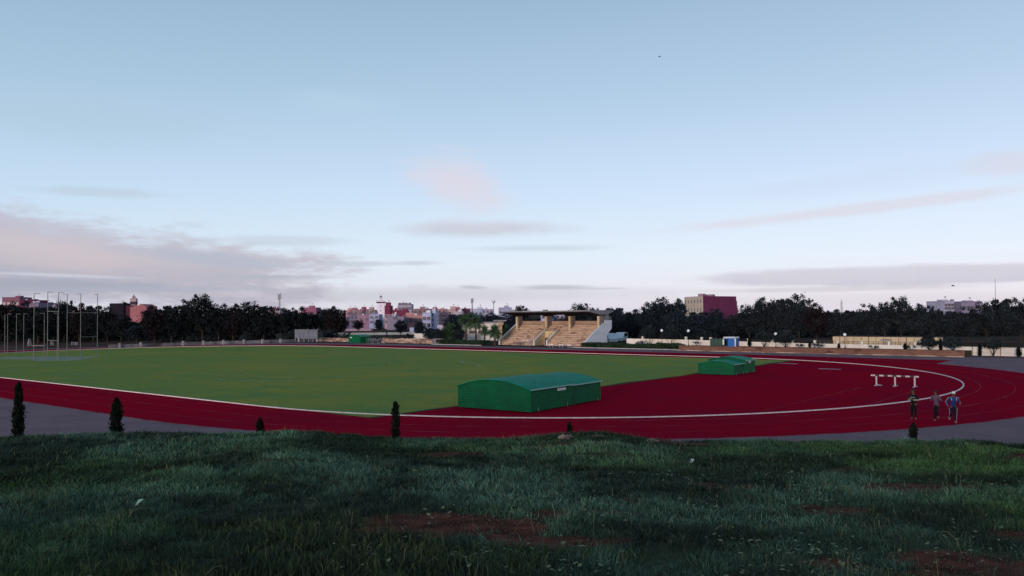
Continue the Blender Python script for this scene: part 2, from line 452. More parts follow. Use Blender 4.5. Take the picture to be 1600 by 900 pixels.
# ================================================================ THINGS NEAR THE TRACK
def rib(cols, n, axis, depth=.35):
    def f(t, vec, c, bs):
        sp = t.new('ShaderNodeSeparateXYZ'); t.link(vec, sp.inputs[0])
        w = t.math('PINGPONG', t.math('MULTIPLY', sp.outputs[axis], n), .5)
        g = t.map(w, .05, .2, depth, 1.0)
        g = t.math('MULTIPLY', g, t.map(t.noise(vec, 1.7, 6, .7), .3, .7, .72, 1.12))
        b = t.new('ShaderNodeBump'); b.inputs['Strength'].default_value = .6; b.inputs['Distance'].default_value = .02
        t.link(w, b.inputs['Height']); t.link(b.outputs[0], bs.inputs['Normal'])
        return t.mix(1.0, c, g, 'MULTIPLY')
    return f
M_gwall = mat('green_steel', (.003, .112, .042), (.004, .095, .040), 1.2, .55, spec=.12, extra=rib(None, 7, 2, .55))
M_groof = mat('green_roof_sheet', (.004, .22, .140), (.004, .19, .12), .7, .6, spec=.06, extra=rib(None, 3.2, 1, .30))
M_trim = mat('green_trim', (.30, .46, .42), (.2, .36, .3), 3, .4)
M_black = mat('black_rubber', (.015, .015, .016), None, 5, .7)
M_steel = mat('galvanised_steel', (.36, .37, .36), (.25, .26, .25), 4, .45, metal=.4)
M_grey = mat('grey_paint', (.30, .31, .32), (.24, .25, .27), 3, .6)
M_sign = mat('pale_plate', (.55, .58, .56), None, 3, .5)

def section(parent, x0, x1, y0, y1, zb, eave, apex, close=(True, True), sign=None, wheels=()):
    m = bpy.data.objects.new('cover_section', None); col.objects.link(m); m.parent = parent; m.empty_display_size = .2
    w = x1 - x0; cx = (x0 + x1) / 2; K = 14
    R = ((w / 2) ** 2 + (apex - eave) ** 2) / (2 * (apex - eave)); zc = apex - R
    xs = [x0 + w * k / K for k in range(K + 1)]
    arch = [(x, zc + math.sqrt(max(R * R - (x - cx) ** 2, 0))) for x in xs]
    for yy, s, on in ((y0, 1, close[0]), (y1, -1, close[1])):
        if not on: continue
        mb = MB(); vs = [(x, yy, zb) for x in xs] + [(x, yy, z - .02) for x, z in arch] + [(x, yy + s * .04, zb) for x in xs] + [(x, yy + s * .04, z - .02) for x, z in arch]
        k1 = K + 1; fs = []
        for k in range(K):
            fs += [(k, k + 1, k + 1 + k1, k + k1), (k + 2 * k1 + 1, k + 2 * k1, k + 3 * k1, k + 3 * k1 + 1), (k, k + 2 * k1, k + 2 * k1 + 1, k + 1)]
        mb.add(vs, fs); mb.build('end_wall', M_gwall, m)
    for x, s in ((x0, 1), (x1, -1)):
        mb = MB(); mb.b2((x, y0 + .04, zb), (x + s * .04, y1 - (.04 if close[1] else 0), eave - .03)); mb.build('side_wall', M_gwall, m)
    mb = MB(); ov = .10; k1 = K + 1
    a2 = [(x0 - ov, eave - .02)] + arch[1:-1] + [(x1 + ov, eave - .02)]
    vs = [(x, y0 - ov, z + .02) for x, z in a2] + [(x, y1 + ov, z + .02) for x, z in a2] + [(x, y0 - ov, z - .02) for x, z in a2] + [(x, y1 + ov, z - .02) for x, z in a2]
    fs = []
    for k in range(K):
        fs += [(k, k + 1, k + 1 + k1, k + k1), (k + 2 * k1, k + 3 * k1, k + 3 * k1 + 1, k + 2 * k1 + 1), (k, k + 2 * k1, k + 2 * k1 + 1, k + 1), (k + k1, k + k1 + 1, k + 3 * k1 + 1, k + 3 * k1)]
    fs += [(0, k1, 3 * k1, 2 * k1), (K, K + 2 * k1, K + 3 * k1, K + k1)]
    mb.add(vs, fs); mb.build('roof', M_groof, m)
    mb = MB(); mb.b2((x1 + ov + .003, y0 - ov, eave - .05), (x1 + ov + .04, y1 + ov, eave + .015)); mb.build('gutter', M_trim, m)
    for ya, yb in ((y0, y0 + .06), (y1 - .06, y1)): mb = MB(); mb.b2((x1 + .003, ya, zb - .02), (x1 + .03, yb, eave - .06)); mb.build('corner_trim', M_gwall, m)
    if sign: 
        mb = MB(); mb.b2((x1 + .003, sign[0], sign[2]), (x1 + .035, sign[1], sign[3])); mb.build('label_plate', M_sign, m)
    for (wx, wy) in wheels:
        mb = MB(); v = []
        mb.lathe([(.11, -.03), (.12, 0), (.11, .03)], n=14)
        mb.v = [(wx + z, wy + x, .12 + y) for x, y, z in mb.v]
        mb.build('wheel', M_black, m)
        mb = MB(); mb.tube([(wx + .05, wy - .06, .28), (wx + .05, wy, .12), (wx + .05, wy + .03, .02)], .018, 6); mb.build('wheel_handle', M_steel, m)
    return m

c = G(829, 646); big = thing('mat_cover', 'largest green steel equipment shelter with barrel roof, closest to the grassy bank', 'shelter', (56.98, -24.44, .012), math.radians(3.5), 'green roll-apart mat shelters')
section(big, -3.0, 3.0, -4.5, .55, .06, 1.47, 2.02, (True, False), (-1.35, -.35, 1.16, 1.33), [(2.95, -3.6), (2.95, -.1)])
section(big, -2.9, 2.9, .45, 4.5, .06, 1.40, 1.93, (False, True), None, [(2.88, .9), (2.88, 4.1)])
s2 = thing('mat_cover', 'green steel equipment shelter at the lawn corner, lower front half sliding under taller rear half', 'shelter', (55.7, 9.6, .012), math.radians(3.5), 'green roll-apart mat shelters')
section(s2, -1.88, 1.88, -2.8, .25, .05, 1.08, 1.40, (True, False), None, [(1.84, -2.2), (1.84, -.2)])
section(s2, -2.0, 2.0, .1, 2.8, .05, 1.30, 1.64, (True, True), (1.0, 1.6, 1.04, 1.18), [(1.96, .6), (1.96, 2.4)])
s3 = thing('mat_cover', 'small far green equipment shelter standing beyond the far straight', 'shelter', (-53.75, 53.0, .0), .05, 'green roll-apart mat shelters')
section(s3, -1.95, 1.95, -1.5, 1.5, .05, 1.60, 1.88, (True, True), None, [(1.9, -1), (1.9, 1)])
mb = MB(); mb.b2((-1.4, -1.53, 1.15), (-.8, -1.503, 1.4)); mb.build('label_plate', M_sign, s3)

M_hw = mat('dull_white_paint', (.60, .52, .52), (.46, .40, .40), 4, .8)
# steeplechase barrier
pl, pr_ = G(1369.6, 602.5), G(1429.5, 605)
ax = (pr_ - pl); ax.z = 0; L0 = ax.length; ang = math.atan2(ax.y, ax.x)
hb = thing('steeplechase_barrier', 'white and dark striped steeplechase barrier on three white legs', 'barrier', (pl + pr_) / 2 + Vector((0, 0, .01)), ang)
NB = 11; BL = 1.25 * L0; x0 = -L0 * .643
bd = MB(); bd.b2((x0, -.055, .79), (x0 + BL, .055, .905)); bd.build('beam', mat('dark_stripe_paint', (.05, .022, .020), None, 4, .5), hb)
for k in range(0, NB, 2):
    w = BL / NB; mb = MB(); mb.b2((x0 + k * w, -.059, .786), (x0 + (k + 1) * w, .059, .909)); mb.build('white_stripe', M_hw, hb)
for k, lx in enumerate((-L0 / 2, -.02, L0 / 2)):
    mb = MB(); mb.b2((lx - .055, -.04, .015), (lx + .055, .04, .785)); mb.build('leg', M_hw, hb)
    mb = MB(); mb.prism([(lx - .09, -.45), (lx + .09, -.45), (lx + .09, .65), (lx - .09, .65)], 0, .05)
    if k == 0: mb.box((lx + .15, .1, .03), (.5, .3, .04))
    mb.build('foot', M_grey if k else mat('pale_foot_plate', (.45, .40, .42), None, 3, .6), hb)

# stake in the lawn
p = G(604, 573.2); st = thing('marker_stake', 'thin dark wooden stake standing alone on the lawn', 'stake', p)
mb = MB(); mb.tube([(0, 0, 0), (.01, 0, .6), (.02, 0, .62)], [.035, .035, .012], 6); mb.build('stake_shaft', mat('dark_wood', (.03, .025, .02), None, 4, .8), st)
mb = MB(); mb.tube([(.01, 0, .50), (.01, 0, .56)], .05, 6); mb.build('binding', M_grey, st)

M_cage = mat('weathered_zinc', (.17, .17, .16), (.11, .11, .105), 3, .7)
# hammer cage
cg = thing('throwing_cage', 'tall grey hammer throwing cage of bare hooked posts on pale concrete', 'cage', (-45, -16, 0))
off = Vector((-45, -16, 0))
def post(px, pb, hgt, arm):
    p = G(px, pb); mb = MB(off); r_ = .06 if hgt > 9 else .055
    mb.tube([p, p + Vector((0, 0, hgt))], [r_, r_ * .8], 8)
    mb.box(p + Vector((0, 0, .02)), (.35, .35, .04))
    o = mb.build('post', M_cage, cg)
    if arm:
        D = (p - CAM).dot(FH); q = p + RH * (arm * D / F); mb = MB(off)
        mb.tube([p + Vector((0, 0, hgt - .03)), q + Vector((0, 0, hgt - .05))], .04, 6); mb.build('arm', M_cage, o)
    return p
T = {}
for px, pb, arm in ((52.6, 562, 9.5), (74, 562.5, 8.5), (91, 563.2, 8), (104.6, 559, -7.5), (125.6, 559, -6), (152, 557.5, -5)):
    T[px] = post(px, pb, 10.2 if px != 74 else 10.35, arm)
for px, pb, arm in ((7.2, 553.5, 0), (11.6, 553, 6), (25.4, 553, 6.5), (36.8, 552.5, 5.5), (69, 557, -6.5), (89.5, 558.5, -6)):
    T[px] = post(px, pb, 7.2, arm)
for (a_, b_, zz) in ((74, 91, 7.4), (74, 91, 3.0), (125.6, 152, 7.2), (125.6, 152, 3.3), (52.6, 69, 7.2), (104.6, 125.6, 7.2), (7.2, 11.6, 3.2)):
    mb = MB(off); mb.tube([T[a_] + Vector((0, 0, zz)), T[b_] + Vector((0, 0, zz - .05))], .05 if zz not in (7.2,) or a_ == 125.6 else .025, 6); mb.build('rail', M_cage, cg)

# saplings at the edge of the bank, rocks, litter
def leafcloud(pos, size, r, flat=0.0):
    n_ = len(pos); nrm = r.normal(size=(n_, 3)); nrm[:, 2] += flat; nrm /= np.linalg.norm(nrm, axis=1)[:, None]
    t = np.cross(nrm, r.normal(size=(n_, 3))); t /= np.linalg.norm(t, axis=1)[:, None]; bt = np.cross(nrm, t)
    s = (size * (.6 + .8 * r.random(n_)))[:, None]
    v = np.stack([pos - t * s, pos - bt * s * .55, pos + t * s, pos + bt * s * .55], 1).reshape(-1, 3)
    return v, np.arange(n_ * 4).reshape(-1, 4)
M_cyp = attr_mat('cypress_foliage', .9, .05)
M_bark = mat('bark', (.045, .035, .028), (.025, .02, .016), 6, .95)
def sapling(h, rad, seed, thin=1.0):
    r = np.random.default_rng(seed); N = int(3600 * thin)
    z = r.random(N) ** .85; prof = np.interp(z, [0, .12, .35, .7, .9, 1], [.6, .88, 1, .88, .60, .16])
    a = r.random(N) * 2 * PI; prof = prof * (.45 + .95 * vnoise(z * 11, a * 1.6 + seed, seed)) * (.85 + .35 * (r.random(N) < .12)); q = np.sqrt(r.random(N)) * prof * rad
    pos = np.stack([q * np.cos(a), q * np.sin(a), .03 * h + z * h * .97], 1)
    v, f = leafcloud(pos, .013 * np.ones(N), r, .1); v[:, 2] = np.repeat(pos[:, 2], 4) + (v[:, 2] - np.repeat(pos[:, 2], 4)) * 2.0
    c = np.repeat(np.array([.0065, .0095, .0065]) * (.5 + .9 * r.random((N, 1))), 4, 0)
    return v, f, c
SP = [(29, 598, .085, 11.6, 1.0, 'tallest dark conical cypress sapling at the left end of the bank edge'),
      (182, 622, .085, 11.5, 1.0, 'stout dark cypress sapling with blunt top, second along the bank from the tall left one'),
      (406, 654, .065, 12.2, .5, 'short blurred dark sapling on the bank edge, left of the one before the shelter'),
      (618, 628, .072, 11.6, .34, 'loose spiky cypress sapling with open pointed top, left of the large green shelter'),
      (890, 660, .07, 12.8, .16, 'sparse wispy sapling just behind the pale rocks on the bank edge'),
      (1427, 662, .06, 11.9, .8, 'small dark cypress sapling on the bank below the joggers')]
for i, (px, pt, rad, b, thin, lab) in enumerate(SP):
    top = AD(px, pt, b); a = (top - CAM).dot(RH)
    zb = float(bank_z(np.array([a]), np.array([b]))[0]) - .01
    h = top.z - zb
    s = thing('cypress_sapling', lab, 'sapling', (top.x, top.y, zb), .4 * i, 'cypress saplings along the bank edge')
    v, f, c = sapling(h, rad, 40 + i, thin); np_mesh('foliage', v, f, M_cyp, s, tint=c)
    mb = MB(); mb.tube([(0, 0, -.02), (.005, 0, h * .5), (0, 0, h * .97)], [.012, .008, .003], 6); mb.build('trunk', M_bark, s)
M_rock = mat('pale_rock', (.24, .17, .15), (.10, .07, .06), 9, .95, bump=.6, bscale=30)
def rock(px, py, b, w, d, h, lab, seed):
    p = AD(px, py, b); a = (p - CAM).dot(RH); z = float(bank_z(np.array([a]), np.array([b]))[0])
    rr = random.Random(seed); mb = MB(); nn = 14; rings = []
    for k, (q, zz) in enumerate(((1.0, -.12), (1.0, .2), (.8, .62), (.38, .85))):
        rings.append([(w / 2 * q * math.cos(2 * PI * i / nn) * (1 + .7 * (rr.random() - .5)), d / 2 * q * math.sin(2 * PI * i / nn) * (1 + .7 * (rr.random() - .5)), h * zz * (1 + .6 * (rr.random() - .5))) for i in range(nn)])
    vs = [v for ring in rings for v in ring]; fs = []
    for k in range(3):
        for i in range(nn): fs.append((k * nn + i, k * nn + (i + 1) % nn, (k + 1) * nn + (i + 1) % nn, (k + 1) * nn + i))
    fs.append(tuple(range(3 * nn, 4 * nn))); mb.add(vs, fs)
    o = mb.build('rock', M_rock, None, False); o.location = (p.x, p.y, z); o.rotation_euler[2] = YAW + rr.uniform(-.3, .3)
    tag(o, lab, 'rock')
rock(884, 687, 10.75, .2, .15, .06, 'pale lumpy rock on the bank edge nearest the wispy sapling', 1)
rock(935, 684, 10.8, .16, .12, .025, 'flat pale rock sliver on the bank edge between two other rocks', 2)
rock(1019, 688, 10.8, .18, .12, .035, 'pale wedge shaped rock at the right end of the bank rocks', 3)
rock(678, 688, 10.6, .12, .10, .03, 'small whitish stone on the bank edge below the large green shelter', 4)
rock(1210, 692, 10.5, .2, .12, .03, 'thin pale stone in the bank grass left of the joggers', 5)
p = AD(217, 770, 6.9); a = (p - CAM).dot(RH); z = float(bank_z(np.array([a]), np.array([6.9]))[0])
mb = MB(); mb.add([(-.03, -.02, .03), (.03, -.03, .05), (.045, .02, .09), (-.02, .03, .08), (0, 0, .085)], [(0, 1, 4), (1, 2, 4), (2, 3, 4), (3, 0, 4)])
o = mb.build('plastic_scrap', mat('pale_green_plastic', (.16, .30, .22), None, 5, .4)); o.location = (p.x, p.y, z)
tag(o, 'crumpled pale green plastic scrap lying in the left foreground grass', 'litter')
mb = MB(); mb.add([(-.02, -.02, .0), (.03, -.03, .02), (.025, .02, .05), (-.02, .02, .04), (0, 0, .055)], [(0, 1, 4), (1, 2, 4), (2, 3, 4), (3, 0, 4)])
p = AD(1080, 708, 9.4); a = (p - CAM).dot(RH); z = float(bank_z(np.array([a]), np.array([9.4]))[0])
o = mb.build('paper_scrap', mat('paper_white', (.5, .5, .5), None, 5, .8)); o.location = (p.x, p.y, z)
tag(o, 'tiny white paper scrap in the bank grass right of the pale rocks', 'litter')

# ---------------------------------------------------------------- joggers
def skin_mesh(name, pts, edges, radii, m, parent, root=0, sub=2):
    me = bpy.data.meshes.new(name); me.from_pydata([tuple(p) for p in pts], edges, []); me.update()
    o = bpy.data.objects.new(name, me); col.objects.link(o)
    md = o.modifiers.new('skin', 'SKIN'); md.use_smooth_shade = True
    sl = me.skin_vertices[0].data
    for i, rr in enumerate(radii):
        sl[i].radius = rr if isinstance(rr, tuple) else (rr, rr); sl[i].use_root = (i == root)
    sd_ = o.modifiers.new('sub', 'SUBSURF'); sd_.levels = sd_.render_levels = sub
    bpy.context.view_layer.update()
    dg = bpy.context.evaluated_depsgraph_get()
    m2 = bpy.data.meshes.new_from_object(o.evaluated_get(dg)); bpy.data.objects.remove(o)
    m2.name = name; m2.materials.clear()
    ob = link_mesh(name, m2, m, parent)
    m2.polygons.foreach_set('use_smooth', [True] * len(m2.polygons)); m2.update()
    return ob
M_skin = mat('skin', (.14, .075, .05), (.11, .06, .04), 8, .6)
def jogger(label, loc, rz, pose, jacket, trousers, shoe, stripe=None, cap=None, stripe_leg=False):
    t = thing('person', label, 'person', loc, rz)
    V_ = lambda *a: Vector(a)
    lean = pose.get('lean', .05)
    hip = V_(0, 0, .93); waist = V_(0, .01 + lean * .4, 1.08); chest = V_(0, .02 + lean * .8, 1.28); sh = V_(0, lean, 1.42)
    neck = V_(0, lean + .02, 1.50); jaw = V_(0, lean + .05, 1.575); head = V_(0, lean + .05, 1.65); crown = V_(0, lean + .035, 1.725)
    pts = [hip, waist, chest, sh, neck, jaw, head, crown]; ed = [(i, i + 1) for i in range(7)]
    rad = [(.13, .10), (.12, .095), (.15, .11), (.11, .08), .052, (.068, .075), (.078, .095), (.06, .07)]
    def chain(start, ps, rs):
        prev = start
        for p, q in zip(ps, rs):
            pts.append(p); rad.append(q); ed.append((prev, len(pts) - 1)); prev = len(pts) - 1
        return prev
    J = {}
    for s, sd_ in ((-1, 'L'), (1, 'R')):
        S_ = V_(s * .185, lean, 1.40); E = S_ + V_(*pose['elbow' + sd_]); W = E + V_(*pose['hand' + sd_])
        K = V_(s * .09, 0, .88) + V_(*pose['knee' + sd_]); A_ = K + V_(*pose['foot' + sd_])
        J[sd_] = (S_, E, W, K, A_)
        i = chain(3, [S_, E, W], [.055, .042, .029])
        d = (W - E).normalized(); palm = W + d * .06; i = chain(i, [palm], [(.036, .02)])
        sx = d.cross(V_(0, 0, 1)).normalized(); up = sx.cross(d)
        for k, (o_, l) in enumerate(((-.03, .065), (-.010, .078), (.010, .074), (.029, .058))):
            b_ = palm + sx * o_ + d * .03
            chain(i, [b_, b_ + d * l * .5 - up * .012, b_ + d * l * .75 - up * .04], [.0095, .009, .007])
        chain(i, [palm - sx * .045 - d * .01, palm - sx * .05 + d * .03 - up * .02], [.011, .009])
        chain(0, [V_(s * .09, 0, .88), K, A_], [.085, .058, .038])
    body = skin_mesh('body', pts, ed, rad, M_skin, t)
    # face
    for s in (-1, 1):
        mb = MB(); mb.lathe([(.001, -.011), (.010, -.005), (.011, 0), (.010, .005), (.001, .011)], (s * .03, lean + .05 + .088, 1.655), 8); mb.build('eye', M_black, body)
        mb = MB(); mb.lathe([(.004, -.03), (.012, -.015), (.014, .01), (.006, .03)], (s * .079, lean + .045, 1.645), 8); mb.build('ear', M_skin, body)
    mb = MB(); y = lean + .05 + .088
    mb.add([(-.014, y, 1.63), (.014, y, 1.63), (0, y + .03, 1.63), (0, y - .002, 1.68)], [(0, 2, 1), (0, 3, 2), (1, 2, 3)]); mb.build('nose', M_skin, body)
    mb = MB(); mb.b2((-.025, y - .012, 1.598), (.025, y - .002, 1.607)); mb.build('mouth', mat('lips', (.12, .05, .045), None, 5, .6), body)
    # jacket: torso and sleeves; trousers: hips and legs
    jp = [V_(0, 0, .90), waist, chest, sh, V_(0, lean + .015, 1.475)]; je = [(i, i + 1) for i in range(4)]
    jr = [(.17, .13), (.155, .125), (.185, .14), (.13, .095), .072]
    for s, sd_ in ((-1, 'L'), (1, 'R')):
        S_, E, W, K, A_ = J[sd_]; n0 = len(jp)
        jp += [S_, E, W]; jr += [.078, .064, .047]; je += [(3, n0), (n0, n0 + 1), (n0 + 1, n0 + 2)]
    jk = skin_mesh('jacket', jp, je, jr, jacket, t, 1)
    tp = [V_(0, 0, .97), V_(0, 0, .86)]; te = [(0, 1)]; tr = [(.15, .115), (.14, .11)]
    for s, sd_ in ((-1, 'L'), (1, 'R')):
        S_, E, W, K, A_ = J[sd_]; n0 = len(tp)
        tp += [V_(s * .10, 0, .84), K, K.lerp(A_, .9)]; tr += [.115, .080, .056]; te += [(1, n0), (n0, n0 + 1), (n0 + 1, n0 + 2)]
    tz = skin_mesh('trousers', tp, te, tr, trousers, t, 1)
    for s, sd_ in ((-1, 'L'), (1, 'R')):
        A_ = J[sd_][4]; tl = pose.get('toe' + sd_, 0); d = V_(s * .1, math.cos(tl), -math.sin(tl)); d.normalize(); dn = V_(0, -math.sin(tl), -math.cos(tl)) 
        h_ = A_ + dn * .045
        skin_mesh('shoe', [h_ - d * .06, h_ + d * .05, h_ + d * .17, A_ + V_(0, 0, .02)], [(0, 1), (1, 2), (1, 3)], [(.040, .04), (.046, .04), (.04, .03), .045], shoe, t, 1, 1)
        if stripe:
            S_, E, W, K, A_ = J[sd_]; out = V_(s, 0, 0)
            mb = MB(); mb.tube([S_ + out * .066 + V_(0, 0, .04), E + out * .054, W + out * .04], .021, 6); mb.build('sleeve_stripe', stripe, jk)
            mb = MB(); mb.tube([S_ + V_(-s * .02, .09, .05), S_ + V_(-s * .055, .13, -.05), S_ + V_(-s * .06, .14, -.13)], .02, 6); mb.build('shoulder_stripe', stripe, jk)
        if stripe_leg:
            mb = MB(); mb.tube([V_(s * .215, 0, .82), K + V_(s * .085, 0, 0), K.lerp(A_, .85) + V_(s * .06, 0, 0)], .013, 6); mb.build('leg_stripe', stripe or M_white, tz)
    if pose.get('band') is not None:
        for s, sd_ in ((-1, 'L'), (1, 'R')):
            S_, E, W, K, A_ = J[sd_]; mb = MB(); mb.tube([E.lerp(W, .05) , E.lerp(W, .9)], [.068, .052], 10); mb.build('pale_sleeve', pose['band'], jk)
        mb = MB(); mb.tube([V_(-.14, lean + .135, 1.31), V_(0, lean + .155, 1.30), V_(.14, lean + .135, 1.31)], .025, 6); mb.build('chest_band', pose['band'], jk)
    hc = V_(0, lean + .03, 1.655)
    if cap:
        mb = MB(); mb.lathe([(.105, .02), (.108, .06), (.095, .10), (.06, .128), (.01, .138)], hc, 16); mb.box(hc + V_(0, .14, .025), (.15, .11, .02)); mb.build('cap', cap, t)
    else:
        mb = MB(); mb.lathe([(.094, -.02), (.102, .03), (.095, .075), (.06, .105), (.01, .115)], hc + V_(0, -.014, .005), 16); mb.build('hair', M_black, t, True)
    return t
face = lambda deg: YAW + math.radians(deg)    # 0: away from the camera, 180: towards it, 90: to the left
runL = dict(elbowL=(-.10, -.10, -.25), handL=(.10, .22, .08), elbowR=(.12, -.02, -.26), handR=(-.10, .23, .10), kneeL=(0, .20, -.36), footL=(0, -.10, -.40), kneeR=(0, .0, -.42), footR=(0, -.14, -.39), toeL=-.1, toeR=.35)
runR = dict(elbowL=(-.14, -.12, -.24), handL=(.02, .22, -.06), elbowR=(.16, -.12, -.23), handR=(-.02, .16, -.17), kneeL=(0, .03, -.42), footL=(0, .03, -.415), kneeR=(.02, .06, -.40), footR=(.04, -.32, -.22), toeL=0, toeR=.9, lean=.10)
cross = dict(elbowL=(-.07, .02, -.26), handL=(.24, .22, .02), elbowR=(.07, .02, -.26), handR=(-.22, .22, .10), kneeL=(-.02, .12, -.39), footL=(-.02, -.06, -.42), kneeR=(.02, -.02, -.42), footR=(.02, -.10, -.40), toeL=0, toeR=.15)
runM = dict(elbowL=(-.12, -.06, -.25), handL=(.08, .20, .12), elbowR=(.15, -.08, -.24), handR=(-.12, .22, .05), kneeL=(0, .26, -.32), footL=(0, -.24, -.30), kneeR=(0, .04, -.42), footR=(0, -.02, -.415), toeL=.6, toeR=0, lean=.07)
def place_jogger(px, py, deg, *a, **k):
    p = G(px, py, .012); p.z = .012
    t = jogger(a[0], p, face(deg), *a[1:], **k)
    bpy.context.view_layer.update()
    mn = min((o.matrix_world @ v.co).z for o in t.children_recursive if o.type == 'MESH' for v in o.data.vertices)
    t.scale = (.95, .95, .965); t.location.z += .0125 - (mn - t.location.z) * .965 - t.location.z
    return t
M_dk = mat('dark_cloth', (.012, .012, .014), None, 6, .9); M_pale = mat('pale_cloth', (.26, .28, .21), None, 6, .8)
M_mauve = mat('mauve_cloth', (.14, .08, .13), (.10, .06, .10), 5, .85); M_blue = mat('blue_cloth', (.012, .035, .17), (.010, .028, .13), 5, .7)
M_shoe = mat('pale_shoe', (.3, .25, .21), None, 6, .7); M_dshoe = mat('dull_shoe', (.16, .10, .08), None, 6, .7)
cross['band'] = M_pale
place_jogger(1428, 655.5, 140, 'jogger in dark tracksuit with pale sleeves, arms folded up across chest', cross, M_dk, M_dk, M_dshoe)
place_jogger(1464, 658, 130, 'jogger in mauve hooded top and dark trousers, one knee lifted', runM, M_mauve, M_dk, M_dshoe)
place_jogger(1490, 660.5, 165, 'jogger in blue jacket with white stripes and white cap', runR, M_blue, mat('navy_cloth', (.012, .014, .03), None, 6, .85), M_shoe, stripe=mat('white_cloth', (.42, .42, .42), None, 5, .8), cap=mat('white_cap_cloth', (.62, .62, .62), None, 5, .8), stripe_leg=True)

# ================================================================ GRANDSTAND
M_tan = mat('tan_concrete', (.46, .31, .22), (.36, .23, .16), .9, .9, bump=.3, bscale=12)
M_tanl = mat('cream_concrete', (.56, .43, .27), (.45, .33, .2), .8, .9)
M_wash = mat('whitewash', (.66, .66, .68), (.52, .52, .56), .7, .9)
M_roofc = mat('roof_concrete', (.26, .25, .27), (.17, .16, .18), .8, .9)
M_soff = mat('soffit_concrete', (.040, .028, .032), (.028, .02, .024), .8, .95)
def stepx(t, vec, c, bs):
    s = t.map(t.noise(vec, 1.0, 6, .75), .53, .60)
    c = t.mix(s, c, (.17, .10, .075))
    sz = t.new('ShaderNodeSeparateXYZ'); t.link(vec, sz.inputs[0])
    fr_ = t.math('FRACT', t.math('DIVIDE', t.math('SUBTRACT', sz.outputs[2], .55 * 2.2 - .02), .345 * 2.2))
    riser_shade = t.math('MULTIPLY', t.map(fr_, .12, .34, 1, 0), t.map(t.noise(vec, 1.3, 4, .7), .38, .6, .1, .85))  # dark riser-foot band painted in as each row's shadow line, broken like stains
    c = t.mix(riser_shade, c, (.15, .085, .065))
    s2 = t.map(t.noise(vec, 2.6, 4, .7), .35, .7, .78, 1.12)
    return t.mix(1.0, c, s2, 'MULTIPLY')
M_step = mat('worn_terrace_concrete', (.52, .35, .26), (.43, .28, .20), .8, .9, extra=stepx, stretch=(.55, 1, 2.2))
SX0, SX1, SY = -16.6, 4.9, 58.5
gs = thing('grandstand', 'weathered tan concrete grandstand with flat cantilever roof beside the far straight', 'grandstand', (SX0, SY, 0))
o_ = Vector((SX0, SY, 0))
NR, RISE, TREAD = 10, .345, .58
def terrace(xa, xb, r0=0):
    prof = [(SY + r0 * TREAD, .002), (SY + r0 * TREAD, .55 + RISE * r0)]
    for k in range(r0, NR):
        prof += [(SY + (k + 1) * TREAD, .55 + RISE * k), (SY + (k + 1) * TREAD, .55 + RISE * (k + 1))]
    prof += [(SY + NR * TREAD + .35, .55 + RISE * NR), (SY + NR * TREAD + .35, .002)]
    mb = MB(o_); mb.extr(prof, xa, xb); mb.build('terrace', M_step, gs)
VX0, VX1, VR = -7.35, -4.45, 6
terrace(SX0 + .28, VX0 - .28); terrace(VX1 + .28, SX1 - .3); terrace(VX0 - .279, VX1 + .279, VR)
zt = .55 + RISE * NR
def stringer(xa, xb, nm, m, k1=NR, lift=.30):
    z1 = .55 + RISE * k1 + lift
    pr = [(SY - .12, .003), (SY - .12, .62 + lift), (SY + k1 * TREAD, z1), (SY + k1 * TREAD, .003)]
    mb = MB(o_); mb.extr(pr, xa, xb); return mb.build(nm, m, gs)
stringer(SX0, SX0 + .277, 'stringer_wall', M_tanl)
stringer(VX0 - .277, VX0, 'stringer_wall', M_tanl, VR); stringer(VX1, VX1 + .277, 'stringer_wall', M_tanl, VR)
for xx in (SX0 - .0, VX0 - .285, VX1 - .005, SX1 - .29):           # white coping and nosing
    k1 = NR if xx in (SX0, SX1 - .29) else VR
    a = Vector((xx + .145, SY - .14, .66 + .30)); b = Vector((xx + .145, SY + k1 * TREAD, .60 + RISE * k1 + .32)); d = b - a
    mb = MB(o_); mb.box((a + b) / 2, (.30, d.length, .07), rx=math.atan2(d.z, d.y)); mb.b2((xx, SY - .165, .003), (xx + .29, SY - .123, .97)); mb.build('coping', M_wash, gs)
mb = MB(o_); zv = .55 + RISE * VR
mb.b2((VX0 + .003, SY + VR * TREAD - .10, .003), (VX1 - .003, SY + VR * TREAD - .003, zv + .12)); mb.build('passage_wall', M_tanl, gs)
mb = MB(o_); mb.b2((VX1 - 1.35, SY + .9, .003), (VX1 - 1.2, SY + VR * TREAD - .11, 1.5)); mb.build('inner_wall', M_tan, gs)
mb = MB(o_); mb.b2((VX1 - .95, SY + VR * TREAD - .13, .004), (VX1 - .15, SY + VR * TREAD - .104, 1.55)); mb.build('door', mat('brown_door', (.09, .05, .035), None, 3, .8), gs)
